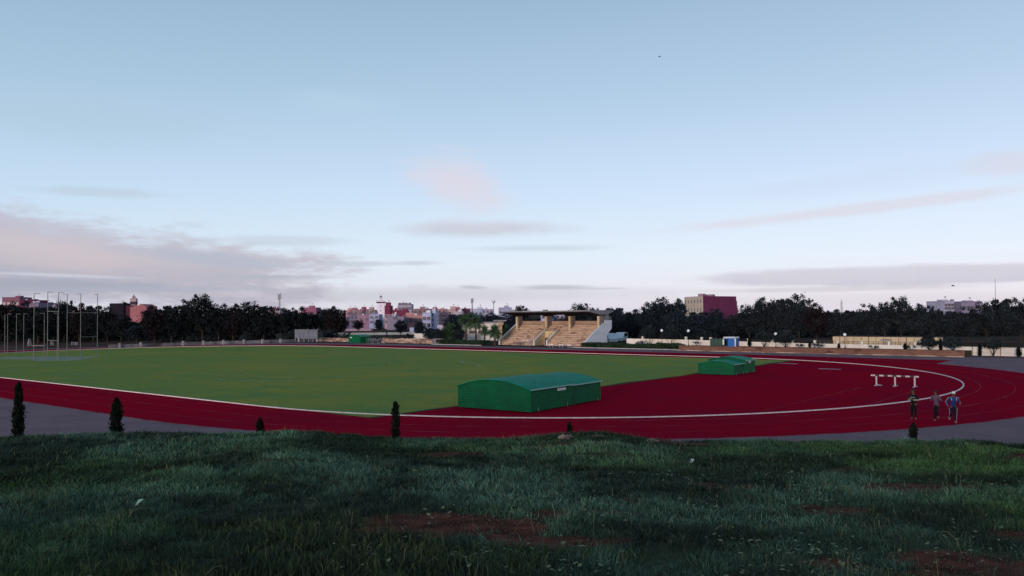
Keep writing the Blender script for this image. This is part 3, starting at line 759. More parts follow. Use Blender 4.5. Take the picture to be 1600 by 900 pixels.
# whitewashed end wall, stepping out at the back
pr = [(SY - .12, .003), (SY - .12, .95), (SY + NR * TREAD, zt + .32), (SY + NR * TREAD + .6, zt + .32), (SY + NR * TREAD + .6, 4.85), (SY + 8.9, 4.85), (SY + 8.9, 3.25), (SY + 7.2, 2.1), (SY + 7.2, .003)]
mb = MB(o_); mb.extr(pr, SX1 - .29, SX1); mb.build('end_wall', M_wash, gs)
mb = MB(o_); mb.b2((SX0 + .01, SY + NR * TREAD + .36, .003), (SX1 - .3, SY + NR * TREAD + .58, 4.75)); mb.build('back_wall', mat('back_wall_render', (.34, .235, .175), (.27, .18, .13), .8, .9), gs)
for x in (-15.6, -8.0, -2.15, 4.62):
    mb = MB(o_); mb.b2((x - .21, SY + 4.5, .55 + RISE * 7 - .1), (x + .21, SY + 4.85, 6.0)); mb.build('column', M_tanl, gs)
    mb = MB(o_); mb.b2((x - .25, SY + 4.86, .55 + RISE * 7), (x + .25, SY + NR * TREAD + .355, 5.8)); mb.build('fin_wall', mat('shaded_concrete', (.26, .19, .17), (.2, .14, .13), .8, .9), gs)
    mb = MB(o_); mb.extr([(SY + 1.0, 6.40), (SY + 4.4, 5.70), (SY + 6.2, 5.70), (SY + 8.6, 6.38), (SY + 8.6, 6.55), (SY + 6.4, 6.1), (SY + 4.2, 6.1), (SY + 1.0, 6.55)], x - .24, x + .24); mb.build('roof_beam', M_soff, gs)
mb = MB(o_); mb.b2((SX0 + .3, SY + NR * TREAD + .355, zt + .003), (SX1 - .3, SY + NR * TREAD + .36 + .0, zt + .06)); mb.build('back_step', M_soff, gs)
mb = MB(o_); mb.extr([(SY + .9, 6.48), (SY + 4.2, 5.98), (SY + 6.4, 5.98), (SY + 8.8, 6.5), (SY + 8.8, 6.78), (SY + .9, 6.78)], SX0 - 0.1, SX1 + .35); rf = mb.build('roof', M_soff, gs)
mb = MB(o_); mb.extr([(SY + .8, 6.62), (SY + .897, 6.62), (SY + .897, 6.83), (SY + .8, 6.83)], SX0 - .1, SX1 + .35); mb.build('fascia', M_roofc, rf)
mb = MB(o_); mb.extr([(SY + .8, 6.48), (SY + 4.2, 5.98), (SY + 6.4, 5.98), (SY + 8.8, 6.5), (SY + 8.8, 6.84), (SY + .8, 6.84)], SX1 + .353, SX1 + .42); mb.build('fascia', M_roofc, rf)
mb = MB(o_); mb.b2((SX1 - .25, SY + 6.6, 4.86), (SX1 - .05, SY + 8.0, 6.3)); mb.build('end_screen', M_roofc, gs)
mb = MB(o_); mb.b2((-8.4, SY + 4, 6.79), (-7.5, SY + 4.6, 7.06)); mb.build('roof_hatch', M_roofc, rf)
mb = MB(o_)
for x in (VX0 - .14, VX1 + .14):
    pts = [Vector((x, SY + k * TREAD * VR / 5 + .1, .62 + .3 + RISE * VR * k / 5 + .75)) for k in range(6)]
    mb.tube(pts, .03, 5)
    for p in pts: mb.tube([p, p - Vector((0, 0, .75))], .022, 5)
pts = [Vector((VX0 + (VX1 - VX0) * k / 4, SY + VR * TREAD - .05, zv + .75)) for k in range(5)]
mb.tube(pts, .03, 5)
for p in pts: mb.tube([p, p - Vector((0, 0, .65))], .022, 5)
mb.build('handrail', mat('rusty_rail', (.10, .05, .035), (.06, .03, .025), 5, .8), gs)
mb = MB(o_)
for k in range(3): mb.tube([Vector((SX1 - .15, SY + 7.9 + .45 * k, 4.85)), Vector((SX1 - .15, SY + 7.9 + .45 * k, 5.5))], .03, 5)
mb.tube([Vector((SX1 - .15, SY + 7.9, 5.5)), Vector((SX1 - .15, SY + 8.8, 5.5))], .03, 5); mb.build('guard_rail', M_grey, gs)

# benches and barriers standing before the stand
def bench(px, py, wpx, label, rz=0.0, shade=False, grp='benches before the stand'):
    p = G(px, py); D = (p - CAM).dot(FH); w = wpx * D / F
    t = thing('bench' if not shade else 'dugout_bench', label, 'bench', (p.x, p.y, 0), rz, grp)
    if shade:
        mb = MB(); mb.b2((-w / 2, -.3, 1.10), (w / 2, .75, 1.18)); mb.build('canopy', M_white, t)
        for s in (-1, 1):
            for q in (-.2, .65): mb = MB(); mb.tube([(s * (w / 2 - .1), q, 0), (s * (w / 2 - .1), q, 1.1)], .04, 6); mb.build('post', M_grey, t)
        mb = MB(); mb.b2((-w / 2 + .1, .25, .42), (w / 2 - .1, .6, .48)); mb.build('seat', M_grey, t)
    else:
        mb = MB(); mb.b2((-w / 2, -.2, .42), (w / 2, .2, .58)); mb.build('seat', M_white, t)
        for s in (-1, 1): mb = MB(); mb.b2((s * w * .3 - .04, -.15, 0), (s * w * .3 + .04, .15, .418)); mb.build('leg', M_grey, t)
    return t
bench(822, 541, 13, 'white roofed dugout bench before the left terrace of the stand', 0, True)
bench(862, 542.5, 10, 'white backless bench nearest the stand passage')
bench(877, 543, 9, 'white backless bench in the middle of the row of three')
bench(890, 543.5, 7, 'short white backless bench right of the middle one')
p = G(806, 540); t = thing('stacked_chairs', 'dull reddish stack of chairs left of the dugout bench', 'chairs', (p.x, p.y, 0))
mb = MB(); 
for k in range(3): mb.b2((-.9 + .65 * k, -.25, .3), (-.4 + .65 * k, .25, .36)); mb.b2((-.9 + .65 * k, .2, .363), (-.4 + .65 * k, .25, .8))
mb.build('seat', mat('dull_red_plastic', (.22, .11, .11), None, 3, .6), t)
mb = MB()
for k in range(3):
    for q in (-.2, .2): mb.tube([(-.88 + .65 * k, q, 0), (-.88 + .65 * k, q, .3)], .02, 5); mb.tube([(-.42 + .65 * k, q, 0), (-.42 + .65 * k, q, .3)], .02, 5)
mb.build('chair_legs', M_grey, t)

# ================================================================ FAR SIDE WALLS
def brickx(t, vec, c, bs):
    b = t.new('ShaderNodeTexBrick'); t.link(vec, b.inputs['Vector']); b.inputs['Scale'].default_value = 1.6
    b.inputs['Color1'].default_value = (.9, .9, .9, 1); b.inputs['Color2'].default_value = (.62, .6, .6, 1); b.inputs['Mortar'].default_value = (.75, .7, .65, 1)
    b.inputs['Row Height'].default_value = .35; b.inputs['Brick Width'].default_value = .8
    mp = t.new('ShaderNodeMapping'); mp.inputs['Rotation'].default_value = (PI / 2, 0, 0); t.link(vec, mp.inputs[0]); t.link(mp.outputs[0], b.inputs['Vector'])
    c = t.mix(1.0, c, b.outputs[0], 'MULTIPLY')
    return t.mix(t.map(t.noise(vec, .8, 5, .7), .55, .65), c, (.10, .045, .035))
M_brick = mat('old_brick', (.27, .14, .105), (.21, .10, .075), .45, .95, extra=brickx, stretch=(.5, 1, 1))
M_rub = mat('rubble_stone', (.45, .31, .24), (.20, .12, .10), .9, .95, lo=.42, hi=.58, stretch=(.5, 1, 1.6))
M_cream = mat('cream_render', (.72, .65, .59), (.62, .54, .49), .5, .9)
bw = thing('retaining_wall', 'long low reddish brick retaining wall beyond the far straight', 'wall', (48, 52.4, 0))
mb = MB((48, 52.4, 0)); mb.b2((27.6, 52.2, 0), (69.5, 52.6, .74)); mb.build('brickwork', M_brick, bw)
mb = MB((48, 52.4, 0)); mb.b2((27.55, 52.13, .743), (69.56, 52.65, .82)); mb.build('coping', M_brick, bw)
mb = MB((48, 52.4, 0)); mb.b2((27.6, 51.75, 0), (69.5, 52.195, .12)); mb.build('footing', M_rub, bw)
M_bed = mat('bed_soil', (.10, .06, .04), (.05, .06, .03), 1, 1)
mb = MB(); mb.b2((27.6, 52.66, 0), (69.5, 57.0, .70)); tag(mb.build('planting_bed', M_bed), kind='structure')
ww = thing('perimeter_wall', 'long cream rendered perimeter wall with pillars behind the brick wall', 'wall', (48, 57.2, 0))
o2 = Vector((48, 57.2, 0))
segs = [(14.6, 1.68), (26, 1.62), (45, 1.32), (69, 1.18), (100, .95)]
for (xa, za), (xb, zb_) in zip(segs[:-1], segs[1:]):
    mb = MB(o2); mb.add([(xa, 57.05, -.01), (xb, 57.05, -.01), (xb, 57.25, -.01), (xa, 57.25, -.01), (xa, 57.05, za), (xb, 57.05, zb_), (xb, 57.25, zb_), (xa, 57.25, za)], [(0, 1, 5, 4), (1, 2, 6, 5), (2, 3, 7, 6), (3, 0, 4, 7), (4, 5, 6, 7)])
    mb.build('wall', M_cream, ww)
for px in (1004, 1071.5, 1096, 1110, 1169, 1206, 1238, 1273, 1309, 1347, 1389, 1430):
    x = AT(px, 535, 57).x; z = np.interp(x, [s[0] for s in segs], [s[1] for s in segs])
    mb = MB(o2); mb.b2((x - .14, 56.96, -.01), (x + .14, 57.34, z + .42)); mb.b2((x - .18, 56.92, z + .423), (x + .18, 57.38, z + .5)); mb.build('pillar', M_cream, ww)
for (pa, pb) in ((1274, 1308), (1311, 1346), (1349, 1388), (1391, 1429)):
    xa, xb = AT(pa, 535, 57).x, AT(pb, 535, 57).x; mb = MB(o2)
    za = np.interp((xa + xb) / 2, [s[0] for s in segs], [s[1] for s in segs])
    for zz in (.18, .40): mb.b2((xa, 57.12, za + zz), (xb, 57.16, za + zz + .04))
    for k in range(1, 5): x = xa + (xb - xa) * k / 5; mb.b2((x - .03, 57.11, za - .05), (x + .03, 57.17, za + .5))
    mb.build('railing', mat('dark_rail', (.09, .07, .06), None, 4, .7), ww)
# beige panel building behind the perimeter wall
bp = thing('panel_shed', 'long low beige panel building with dark seams behind the perimeter wall', 'building', (56, 67, 0))
o3 = Vector((56, 67, 0)); M_beige = mat('beige_panel', (.54, .42, .28), (.48, .36, .24), .4, .8)
mb = MB(o3); mb.b2((47.9, 66, 0), (63.4, 69, 2.12)); mb.build('wall', M_beige, bp)
mb = MB(o3); mb.b2((47.8, 65.93, 2.123), (63.5, 69.1, 2.2)); mb.build('roof', mat('dark_capping', (.05, .035, .035), None, 3, .8), bp)
for k in range(1, 14): x = 47.9 + 15.5 * k / 14; mb = MB(o3); mb.b2((x - (.05 if k % 5 == 0 else .025), 65.96, 0), (x + (.05 if k % 5 == 0 else .025), 65.997, 2.1)); mb.build('panel_seam', mat('seam_brown', (.14, .10, .075), None, 3, .8), bp)
pu = AT(1384, 535, 62); um = thing('parasol', 'pale beige open parasol before the beige panel building', 'parasol', (pu.x, 62, 0))
mb = MB(); mb.lathe([(.85, 1.72), (.7, 1.83), (.4, 1.93), (.05, 2.0)], n=10); mb.build('canopy', mat('faded_canvas', (.36, .28, .2), None, 3, .8), um)
mb = MB(); mb.tube([(0, 0, 0), (0, 0, 1.95)], .03, 6); mb.build('pole', M_grey, um)
# wire fence at the far right
wf = thing('wire_fence', 'row of slim dark wire fence posts before the cream wall at far right', 'fence', (72, 55.2, 0))
o4 = Vector((72, 55.2, 0)); fx = [69.9, 70.9, 73.2, 75.6, 78.3, 81]
for x in fx:
    mb = MB(o4); mb.tube([(x, 55.2, 0), (x, 55.2, 1.75)], .035, 6); mb.build('post', M_dk, wf)
mb = MB(o4)
for z in (.5, 1.1, 1.7): mb.tube([(69.9, 55.2, z), (81, 55.2, z)], .006, 4)
mb.build('wires', M_dk, wf)
mb = MB((72, 53.6, 0)); mb.b2((69.7, 53.3, 0), (100, 53.6, .12)); o = mb.build('kerb', mat('dark_kerb', (.05, .04, .05), None, 2, .9)); o.location = (72, 53.6, 0); tag(o, kind='structure')
mb = MB(); mb.b2((-31, 53.3, 0), (-16.9, 53.5, .13)); tag(mb.build('kerb', mat('pale_kerb', (.42, .38, .38), (.3, .26, .27), 1, .9)), kind='structure')
mb = MB(); mb.b2((5.2, 53.2, 0), (27.3, 53.4, .13)); tag(mb.build('kerb', mat('pale_kerb', 0)), kind='structure')
# globe lamps
def lamp(px, py, lab):
    p = AT(px, py, 54.5); base = .70 if p.x > 27.6 else 0
    t = thing('globe_lamp', lab, 'lamp', (p.x, 54.5, base), 0, 'white globe lamps along the perimeter')
    h = p.z - base
    mb = MB(); mb.tube([(0, 0, 0), (0, 0, h - .18)], [.05, .035], 8); mb.lathe([(.09, 0), (.09, .25), (.055, .3)], n=8); mb.build('post', M_dk, t)
    mb = MB(); mb.lathe([(.08, h - .24), (.09, h - .18)], n=10); mb.build('collar', M_dk, t)
    mb = MB(); mb.lathe([(.235 * math.sin(a), h - .235 * math.cos(a)) for a in np.linspace(.35, PI - .02, 12)], n=18); mb.build('globe', mat('globe_plastic', (.80, .80, .82), None, 3, .3), t, True)
lamp(1034, 516.5, 'white globe lamp between the two umbrella shaped trees over the hedge')
lamp(1075.5, 517, 'white globe lamp at the hedge end where the brick wall starts')
lamp(1212, 521.7, 'white globe lamp between two low round shrubs right of the blue kiosk')
lamp(1320, 523, 'white globe lamp standing before the beige panel building')
# blue kiosk, green container
kx = AT(1143, 530, 57.9).x; ke = thing('kiosk', 'small bright blue kiosk with white flat roof behind the brick wall', 'kiosk', (kx, 55.2, .70))
mb = MB(); mb.b2((0, 0, 0), (1.75, 1.6, 1.32)); mb.build('body', mat('blue_paint', (.02, .12, .42), (.02, .10, .36), 2, .5), ke)
mb = MB(); mb.b2((-.1, -.12, 1.323), (1.82, 1.7, 1.52)); mb.build('roof', M_wash, ke)
mb = MB(); mb.b2((1.753, .15, .0), (1.775, .95, 1.2)); mb.build('door', mat('dark_blue_paint', (.015, .05, .22), None, 2, .5), ke)
mb = MB(); mb.b2((-.28, -.05, .25), (-.02, .1, 1.25)); mb.b2((1.78, -.05, 0), (1.98, .1, 1.3)); mb.build('side_panel', M_wash, ke)
gx = AT(1112, 535, 55.8).x; gc = thing('container', 'dark green rectangular container left of the blue kiosk', 'container', (gx, 55.2, .70))
mb = MB(); mb.b2((0, 0, .08), (3.1, 1.3, 1.10)); mb.build('body', mat('dull_green_paint', (.04, .075, .055), (.03, .055, .045), 1.5, .7), gc)
mb = MB(); mb.b2((-.05, -.05, 1.103), (3.15, 1.35, 1.18)); mb.build('lid', mat('dark_green_paint', (.025, .05, .035), None, 2, .6), gc)
mb = MB()
for k in range(5): mb.b2((.1 + .7 * k, -.04, .1), (.18 + .7 * k, -.002, 1.08))
mb.build('ribs', mat('dull_green_paint', 0), gc)

# left side: low wall with pillars, panels, rubble wall
lw = thing('boundary_wall', 'low whitewashed boundary wall with stub pillars under the left tree row', 'wall', (-82, 30, 0))
o5 = Vector((-82, 30, 0)); M_lw = mat('grimy_whitewash', (.24, .21, .22), (.06, .055, .06), .35, .9)
wl = [G(x, y) for x, y in ((170, 544), (240, 541.3), (300, 539.2), (345, 538), (400, 536.5), (440, 535.3), (490, 533.6))]
for a, b in zip(wl[:-1], wl[1:]):
    d = b - a; mb = MB(o5); mb.box((a + b) / 2 + Vector((0, 0, .35)), (d.length, .18, .7), rz=math.atan2(d.y, d.x)); mb.build('wall', M_lw, lw)
for px, py in ((187, 543), (220, 541.8), (286, 539.6), (318, 538.8), (349, 537.8), (381, 537), (410, 536.2), (438.5, 535.3), (467, 534.3), (495, 533.5)):
    p = G(px, py + .4); mb = MB(o5); mb.box(p + Vector((0, 0, .5)), (.34, .34, 1.02)); mb.build('pillar', mat('pillar_whitewash', (.36, .33, .34), (.2, .19, .2), .8, .9), lw)
for i, (px, py, lab) in enumerate(((46, 541, 'pale concrete block with step behind the hammer cage, leftmost of three'), (81.5, 540, 'upright pale concrete stub behind the tall cage posts'), (116.5, 539.5, 'twin pale concrete stubs between the right hand cage posts'))):
    p = G(px, py); t = thing('concrete_stub', lab, 'block', p); mb = MB()
    if i == 0: mb.b2((-.35, -.3, 0), (.35, .3, 1.1)); mb.b2((-.2, -.2, 1.1), (.2, .2, 1.7)); mb.box((1.3, 1.5, .12), (3.2, .4, .22), rz=YAW)
    elif i == 1: mb.b2((-.3, -.25, 0), (.3, .25, .85)); mb.b2((-.2, -.2, .85), (.25, .2, 1.0))
    else: mb.box((-.32, -.25, .4), (.5, .5, .8)); mb.box((.32, .28, .38), (.5, .5, .75))
    mb.build('block', M_lw, t)
pn = thing('hoarding', 'grey corrugated panel hoarding under the trees left of the far shelter', 'hoarding', G(478, 534.5), YAW)
for k in range(5):
    mb = MB(); mb.b2((-2.6 + 1.08 * k, 0, .75 if k else .95), (-1.58 + 1.08 * k, .08, 3.05 - .02 * k)); mb.build('panel', mat('grey_sheet', (.15, .16, .20), (.11, .12, .155), .9, .6, extra=rib(None, 3, 0, .75)), pn)
for k in range(6):
    mb = MB(); mb.b2((-2.66 + 1.07 * k, .082, 0), (-2.58 + 1.07 * k, .16, 3.1)); mb.build('post', M_grey, pn)
rw = thing('rubble_wall', 'low weathered pinkish rubble stone wall beyond the far shelter', 'wall', (-45, 56.5, 0))
o6 = Vector((-45, 56.5, 0)); A1, B1 = G(497, 534.8), G(545, 535.5); 
def rubble(xa, ya, xb, yb, h, seed):
    rr = random.Random(seed); mb = MB(o6); L = int(math.hypot(xb - xa, yb - ya) / .8) + 1
    for k in range(L):
        x = xa + (xb - xa) * (k + .5) / L; y = ya + (yb - ya) * (k + .5) / L
        hh = h * rr.uniform(.8, 1.1); mb.box((x, y, hh / 2 - .02), (.86, rr.uniform(.5, .8), hh), rz=math.atan2(yb - ya, xb - xa) + rr.uniform(-.04, .04))
        mb.box((x, y - .6, .12), (rr.uniform(.4, .9), rr.uniform(.4, .9), rr.uniform(.15, .5)), rz=rr.uniform(0, 3))
    mb.build('stonework', M_rub, rw)
rubble(-74, 57.5, -57, 57.5, .95, 1); rubble(-51, 58, -30.5, 57.2, 1.0, 2)
mb = MB(o6); mb.b2((-33.2, 55.9, 0), (-30.2, 57.0, 1.12)); mb.build('end_block', M_lw, rw)
fr = thing('hurdle_stack', 'heap of stacked grey metal hurdle frames beside the far shelter', 'hurdles', G(587, 537.5), YAW)
rr = random.Random(4)
for k in range(14):
    x = rr.uniform(-1.6, 1.6); y = rr.uniform(-.6, .6); tl = rr.uniform(-.5, .5); mb = MB(); w = .55; h = rr.uniform(.8, 1.25)
    P_ = lambda u, v, q=0: Vector((x + u * math.cos(tl), y + u * math.sin(tl) + q, v))
    mb.tube([P_(-w, 0), P_(-w, h), P_(w, h), P_(w, 0)], .025, 5); mb.tube([P_(-w, .02), P_(-w, .02, .5)], .025, 5); mb.tube([P_(w, .02), P_(w, .02, .5)], .025, 5)
    mb.build('hurdle_frame', M_grey, fr)
cw = thing('garden_wall', 'long low cream garden wall in front of the pink town houses', 'wall', AD(600, 523, 262))
mb = MB(); mb.b2((-16, 0, 0), (10, .3, .75)); o = mb.build('wall', M_cream, cw); cw.rotation_euler[2] = YAW; cw.location.z = 0
rp = thing('ramp_block', 'whitewashed trapezoid block with sloping ends under the dark tree', 'block', AD(656.5, 532, 205), YAW); rp.location.z = .35
mb = MB(); mb.add([(-2.1, 0, 0), (2.1, 0, 0), (1.0, 0, 1.25), (-1.3, 0, 1.25), (-2.1, 3, 0), (2.1, 3, 0), (1.0, 3, 1.25), (-1.3, 3, 1.25)], [(0, 1, 2, 3), (1, 5, 6, 2), (5, 4, 7, 6), (4, 0, 3, 7), (3, 2, 6, 7)]); mb.build('masonry', M_cream, rp)
for px, yt, yb, D, lab in ((584.5, 497, 531, 215, 'thin dark pole rising beside the far green shelter'), (604.5, 517, 530, 212, 'short thick dark post right of the white minaret base')):
    a, b = AD(px, yt, D), AD(px, yb, D); t = thing('pole', lab, 'pole', (b.x, b.y, 0)); mb = MB(); mb.tube([(0, 0, 0), (0, 0, a.z)], .07 if yt < 510 else .16, 6); mb.build('shaft', M_dk, t)
    mb = MB(); mb.b2((-.22, -.22, 0), (.22, .22, .15)); mb.build('base', M_grey, t)
# white building with canopy behind the palms, vans, pavilion parts
wb = thing('pavilion', 'low white pavilion with brown window band behind the palm trees', 'building', AD(752, 520, 196), YAW); wb.location.z = 0
mb = MB(); mb.b2((-4.4, 0, 0), (5.2, 6, 4.1)); mb.build('wall', M_cream, wb)
mb = MB(); mb.b2((-4.6, -.25, 4.103), (5.4, 6.2, 4.4)); mb.build('roof', M_roofc, wb)
for x0, x1 in ((-2.9, -.1), (1.1, 2.9)):
    mb = MB(); mb.b2((x0, -.06, 1.7), (x1, -.003, 2.4)); mb.build('window', mat('brown_glass', (.14, .09, .085), None, 2, .3), wb)
mb = MB(); mb.b2((-1.4, -.3, 0), (-.7, -.063, 4.0)); mb.b2((-4.4, -.3, 0), (-3.7, -.003, 4.0)); mb.build('pier', M_cream, wb)
cn = thing('entrance_canopy', 'flat concrete canopy on a tan pillar left of the stand', 'canopy', AD(782, 515, 176), YAW); cn.location.z = 0
mb = MB(); mb.b2((-1.5, -1, 4.75), (1.3, 2, 5.0)); mb.build('slab', M_roofc, cn)
mb = MB(); mb.b2((-.35, 0, 0), (.35, .5, 4.745)); mb.build('pillar', M_tan, cn)
def van(px, py, D, rz, lab, L=4.6):
    p = AD(px, py, D); t = thing('parked_van', lab, 'van', (p.x, p.y, 0), rz, 'white vans parked behind the stand')
    prof = [(-L / 2, .35), (L / 2, .35), (L / 2, .95), (L / 2 - .75, 1.15), (L / 2 - 1.45, 1.95), (L / 2 - 1.8, 2.05), (-L / 2 + .15, 2.05), (-L / 2, 1.9)]
    mb = MB(); vs = [(x, -.9, z) for x, z in prof] + [(x, .9, z) for x, z in prof]; k = len(prof)
    mb.add(vs, [(i, (i + 1) % k, (i + 1) % k + k, i + k) for i in range(k)] + [tuple(range(k))[::-1], tuple(range(k, 2 * k))]); mb.build('body', mat('white_van_paint', (.55, .58, .62), None, 1, .3), t)
    gl = mat('dark_glass', (.015, .018, .025), None, 1, .1)
    mb = MB(); q = [(L / 2 - .83, 1.2), (L / 2 - 1.42, 1.88)]; mb.add([(q[0][0] + .02, -.8, q[0][1]), (q[0][0] + .02, .8, q[0][1]), (q[1][0] + .02, .72, q[1][1]), (q[1][0] + .02, -.72, q[1][1])], [(0, 1, 2, 3)]); mb.build('windscreen', gl, t)
    for s in (-1, 1):
        mb = MB(); mb.add([(L / 2 - 1.0, s * .903, 1.2), (L / 2 - 1.5, s * .903, 1.85), (-L / 2 + .5, s * .903, 1.85), (-L / 2 + .5, s * .903, 1.25)], [(0, 1, 2, 3)]); mb.build('side_window', gl, t)
        for x in (-L / 2 + .85, L / 2 - .85):
            mb = MB(); mb.lathe([(.30, -.1), (.34, -.08), (.34, .08), (.30, .1)], n=14); mb.v = [(x + a, s * .82 + c_, .34 + b) for a, b, c_ in mb.v]; mb.build('wheel', M_black, t)
        mb = MB(); mb.box((L / 2 + .01, s * .65, .8), (.04, .3, .18)); mb.build('headlight', M_sign, t)
van(954.5, 533, 171, YAW - PI / 2 + .1, 'white parked van seen front on, tight beside the stand end wall')
van(971, 533, 178, YAW - PI / 2 - .35, 'longer white parked van in three quarter view right of the front-on van', 4.9)
van(999, 532, 196, YAW + PI, 'distant white parked van half hidden behind the cream wall')

# ================================================================ VEGETATION
def leaf_mat(name, tintc):
    m = bpy.data.materials.new(name); m.use_nodes = True
    t = NT(m.node_tree); bs = t.n['Principled BSDF']
    a = t.new('ShaderNodeAttribute'); a.attribute_name = 'tint'
    t.link(t.mix(1.0, a.outputs['Color'], tintc, 'MULTIPLY'), bs.inputs['Base Color'])
    bs.inputs['Roughness'].default_value = .75; bs.inputs['Specular IOR Level'].default_value = .15
    return m
M_leaf = [leaf_mat('dark_green_leaf', (1, 1, 1)), leaf_mat('blue_green_leaf', (1.5, 1.75, 2.3)), leaf_mat('reddish_leaf', (1.6, .75, .85)), leaf_mat('fresh_leaf', (1.9, 2.6, 1.0)), leaf_mat('hazed_leaf', (1.7, 1.7, 1.85))]  # last copy is lighter and bluer: haze over the right-hand trees painted in
def crown_mesh(name, W, H, z0, seed, clumps=95, per=80, leaf=.21, lumpy=1.0, shape='round', open_=.0):
    r = np.random.default_rng(seed); P = []; Sz = []; Tn = []
    C = []
    while len(C) < clumps:
        p = r.uniform(-1, 1, 3); q = np.linalg.norm(p)
        if q > 1 or q < .30 * r.random(): continue
        if shape == 'round' and p[2] < -.6 and r.random() < .3: continue
        if shape == 'flat' and p[2] < -.35: continue
        if shape == 'cone': p[:2] *= (1 - (p[2] + 1) / 2) ** .7 * 1.2
        C.append(p)
    C = np.array(C); zc = (H + z0) / 2; hz_ = (H - z0) / 2
    for p in C:
        top = p[2] > .35
        rad = r.uniform(.6, 1.45) * (.7 if top else 1.0) * lumpy * W / 9
        c = p * np.array([W / 2 * .86, W / 2 * .86, hz_ * .88]) + np.array([0, 0, zc])
        if top and r.random() < .4: c[2] += r.uniform(0, .5) * lumpy
        n_ = int(per * r.uniform(.6, 1.25)); d = r.normal(size=(n_, 3)); d /= np.linalg.norm(d, axis=1)[:, None]
        q = c + r.normal(size=(n_, 3)) * rad * np.array([.62, .62, .40]) * (.9 if top else 1)
        P.append(q); Sz.append(np.full(n_, leaf) * (.8 + .5 * r.random())); Tn.append(np.full(n_, r.uniform(.45, 1.5)))
    ni = int(clumps * 9 * (1 - open_)); d = r.normal(size=(ni, 3)); d /= np.linalg.norm(d, axis=1)[:, None]
    q = d * (r.random(ni) ** .5)[:, None] * np.array([W / 2 * .74, W / 2 * .74, hz_ * .72]) + np.array([0, 0, zc - .1 * hz_])
    if shape == 'cone': q[:, :2] *= (1 - (q[:, 2:3] - z0) / (H - z0)).clip(.05, 1) ** .7 * 1.2
    P.append(q); Sz.append(np.full(ni, leaf * 1.9)); Tn.append(np.full(ni, .7))
    P = np.concatenate(P); Sz = np.concatenate(Sz); Tn = np.concatenate(Tn)
    P[:, 2] = np.maximum(P[:, 2], .1)
    v, f = leafcloud(P, Sz, r, .35)
    c = np.array([.0085, .0118, .0140]) * (Tn * (.7 + .6 * r.random(len(Tn))))[:, None]
    return v, f, np.repeat(c, 4, 0)
def tree_proto(nm, W, H, z0, seed, leafm, **k):
    t = thing(nm, 'x', 'tree')
    v, f, c = crown_mesh('crown', W, H, z0, seed, **k); np_mesh('crown', v, f, leafm, t, tint=c)
    rr = random.Random(seed); mb = MB(); zt_ = H * .62
    mb.tube([(0, 0, -.1), (rr.uniform(-.1, .1), rr.uniform(-.1, .1), H * .25), (rr.uniform(-.3, .3), rr.uniform(-.3, .3), zt_)], [.30 * W / 9, .22 * W / 9, .08], 8)
    for k_ in range(6):
        a = 2 * PI * k_ / 6 + rr.uniform(-.4, .4); zb = H * rr.uniform(.18, .38); L = W * rr.uniform(.25, .4)
        mb.tube([(0, 0, zb), (math.cos(a) * L * .5, math.sin(a) * L * .5, zb + L * .5), (math.cos(a) * L, math.sin(a) * L, zb + L * .95)], [.13 * W / 9, .09 * W / 9, .03], 6)
    mb.build('trunk', M_bark, t); return t
W0, H0 = 9.0, 10.0
PROTO = []
for i, kw in enumerate((dict(z0=1.0), dict(z0=1.4, lumpy=1.1), dict(z0=.8, clumps=110, lumpy=.9), dict(z0=2.0, clumps=70, open_=.5), dict(z0=1.2, clumps=105, lumpy=.85))):
    PROTO.append([tree_proto('tree', W0, H0, seed=100 + i, leafm=M_leaf[0], **kw)])
used = set()
def tree(px, top, wpx, D, var, label, lm=0, nm='tree', group='dark trees around the ground', rotz=None):
    p = AD(px, 500, D); H = AD(px, top, D).z; W = wpx * D / F
    base = PROTO[var][0]
    if var not in used: t = base; used.add(var)
    else: t = copy_tree(base)
    if lm:
        for ch in t.children:
            if ch.name.startswith('crown'): ch.data = mesh_variant(ch.data, lm)
    t.location = (p.x, p.y, 0); t.scale = (W / W0, W / W0, H / H0); t.rotation_euler = (0, 0, rotz if rotz is not None else px * 1.7 + top)
    tag(t, label, 'tree', group); return t
MV = {}
def mesh_variant(me, lm):
    key = (me.name.split('|')[0], lm)
    if key not in MV:
        m2 = me.copy(); m2.materials.clear(); m2.materials.append(M_leaf[lm]); MV[key] = m2
    return MV[key]
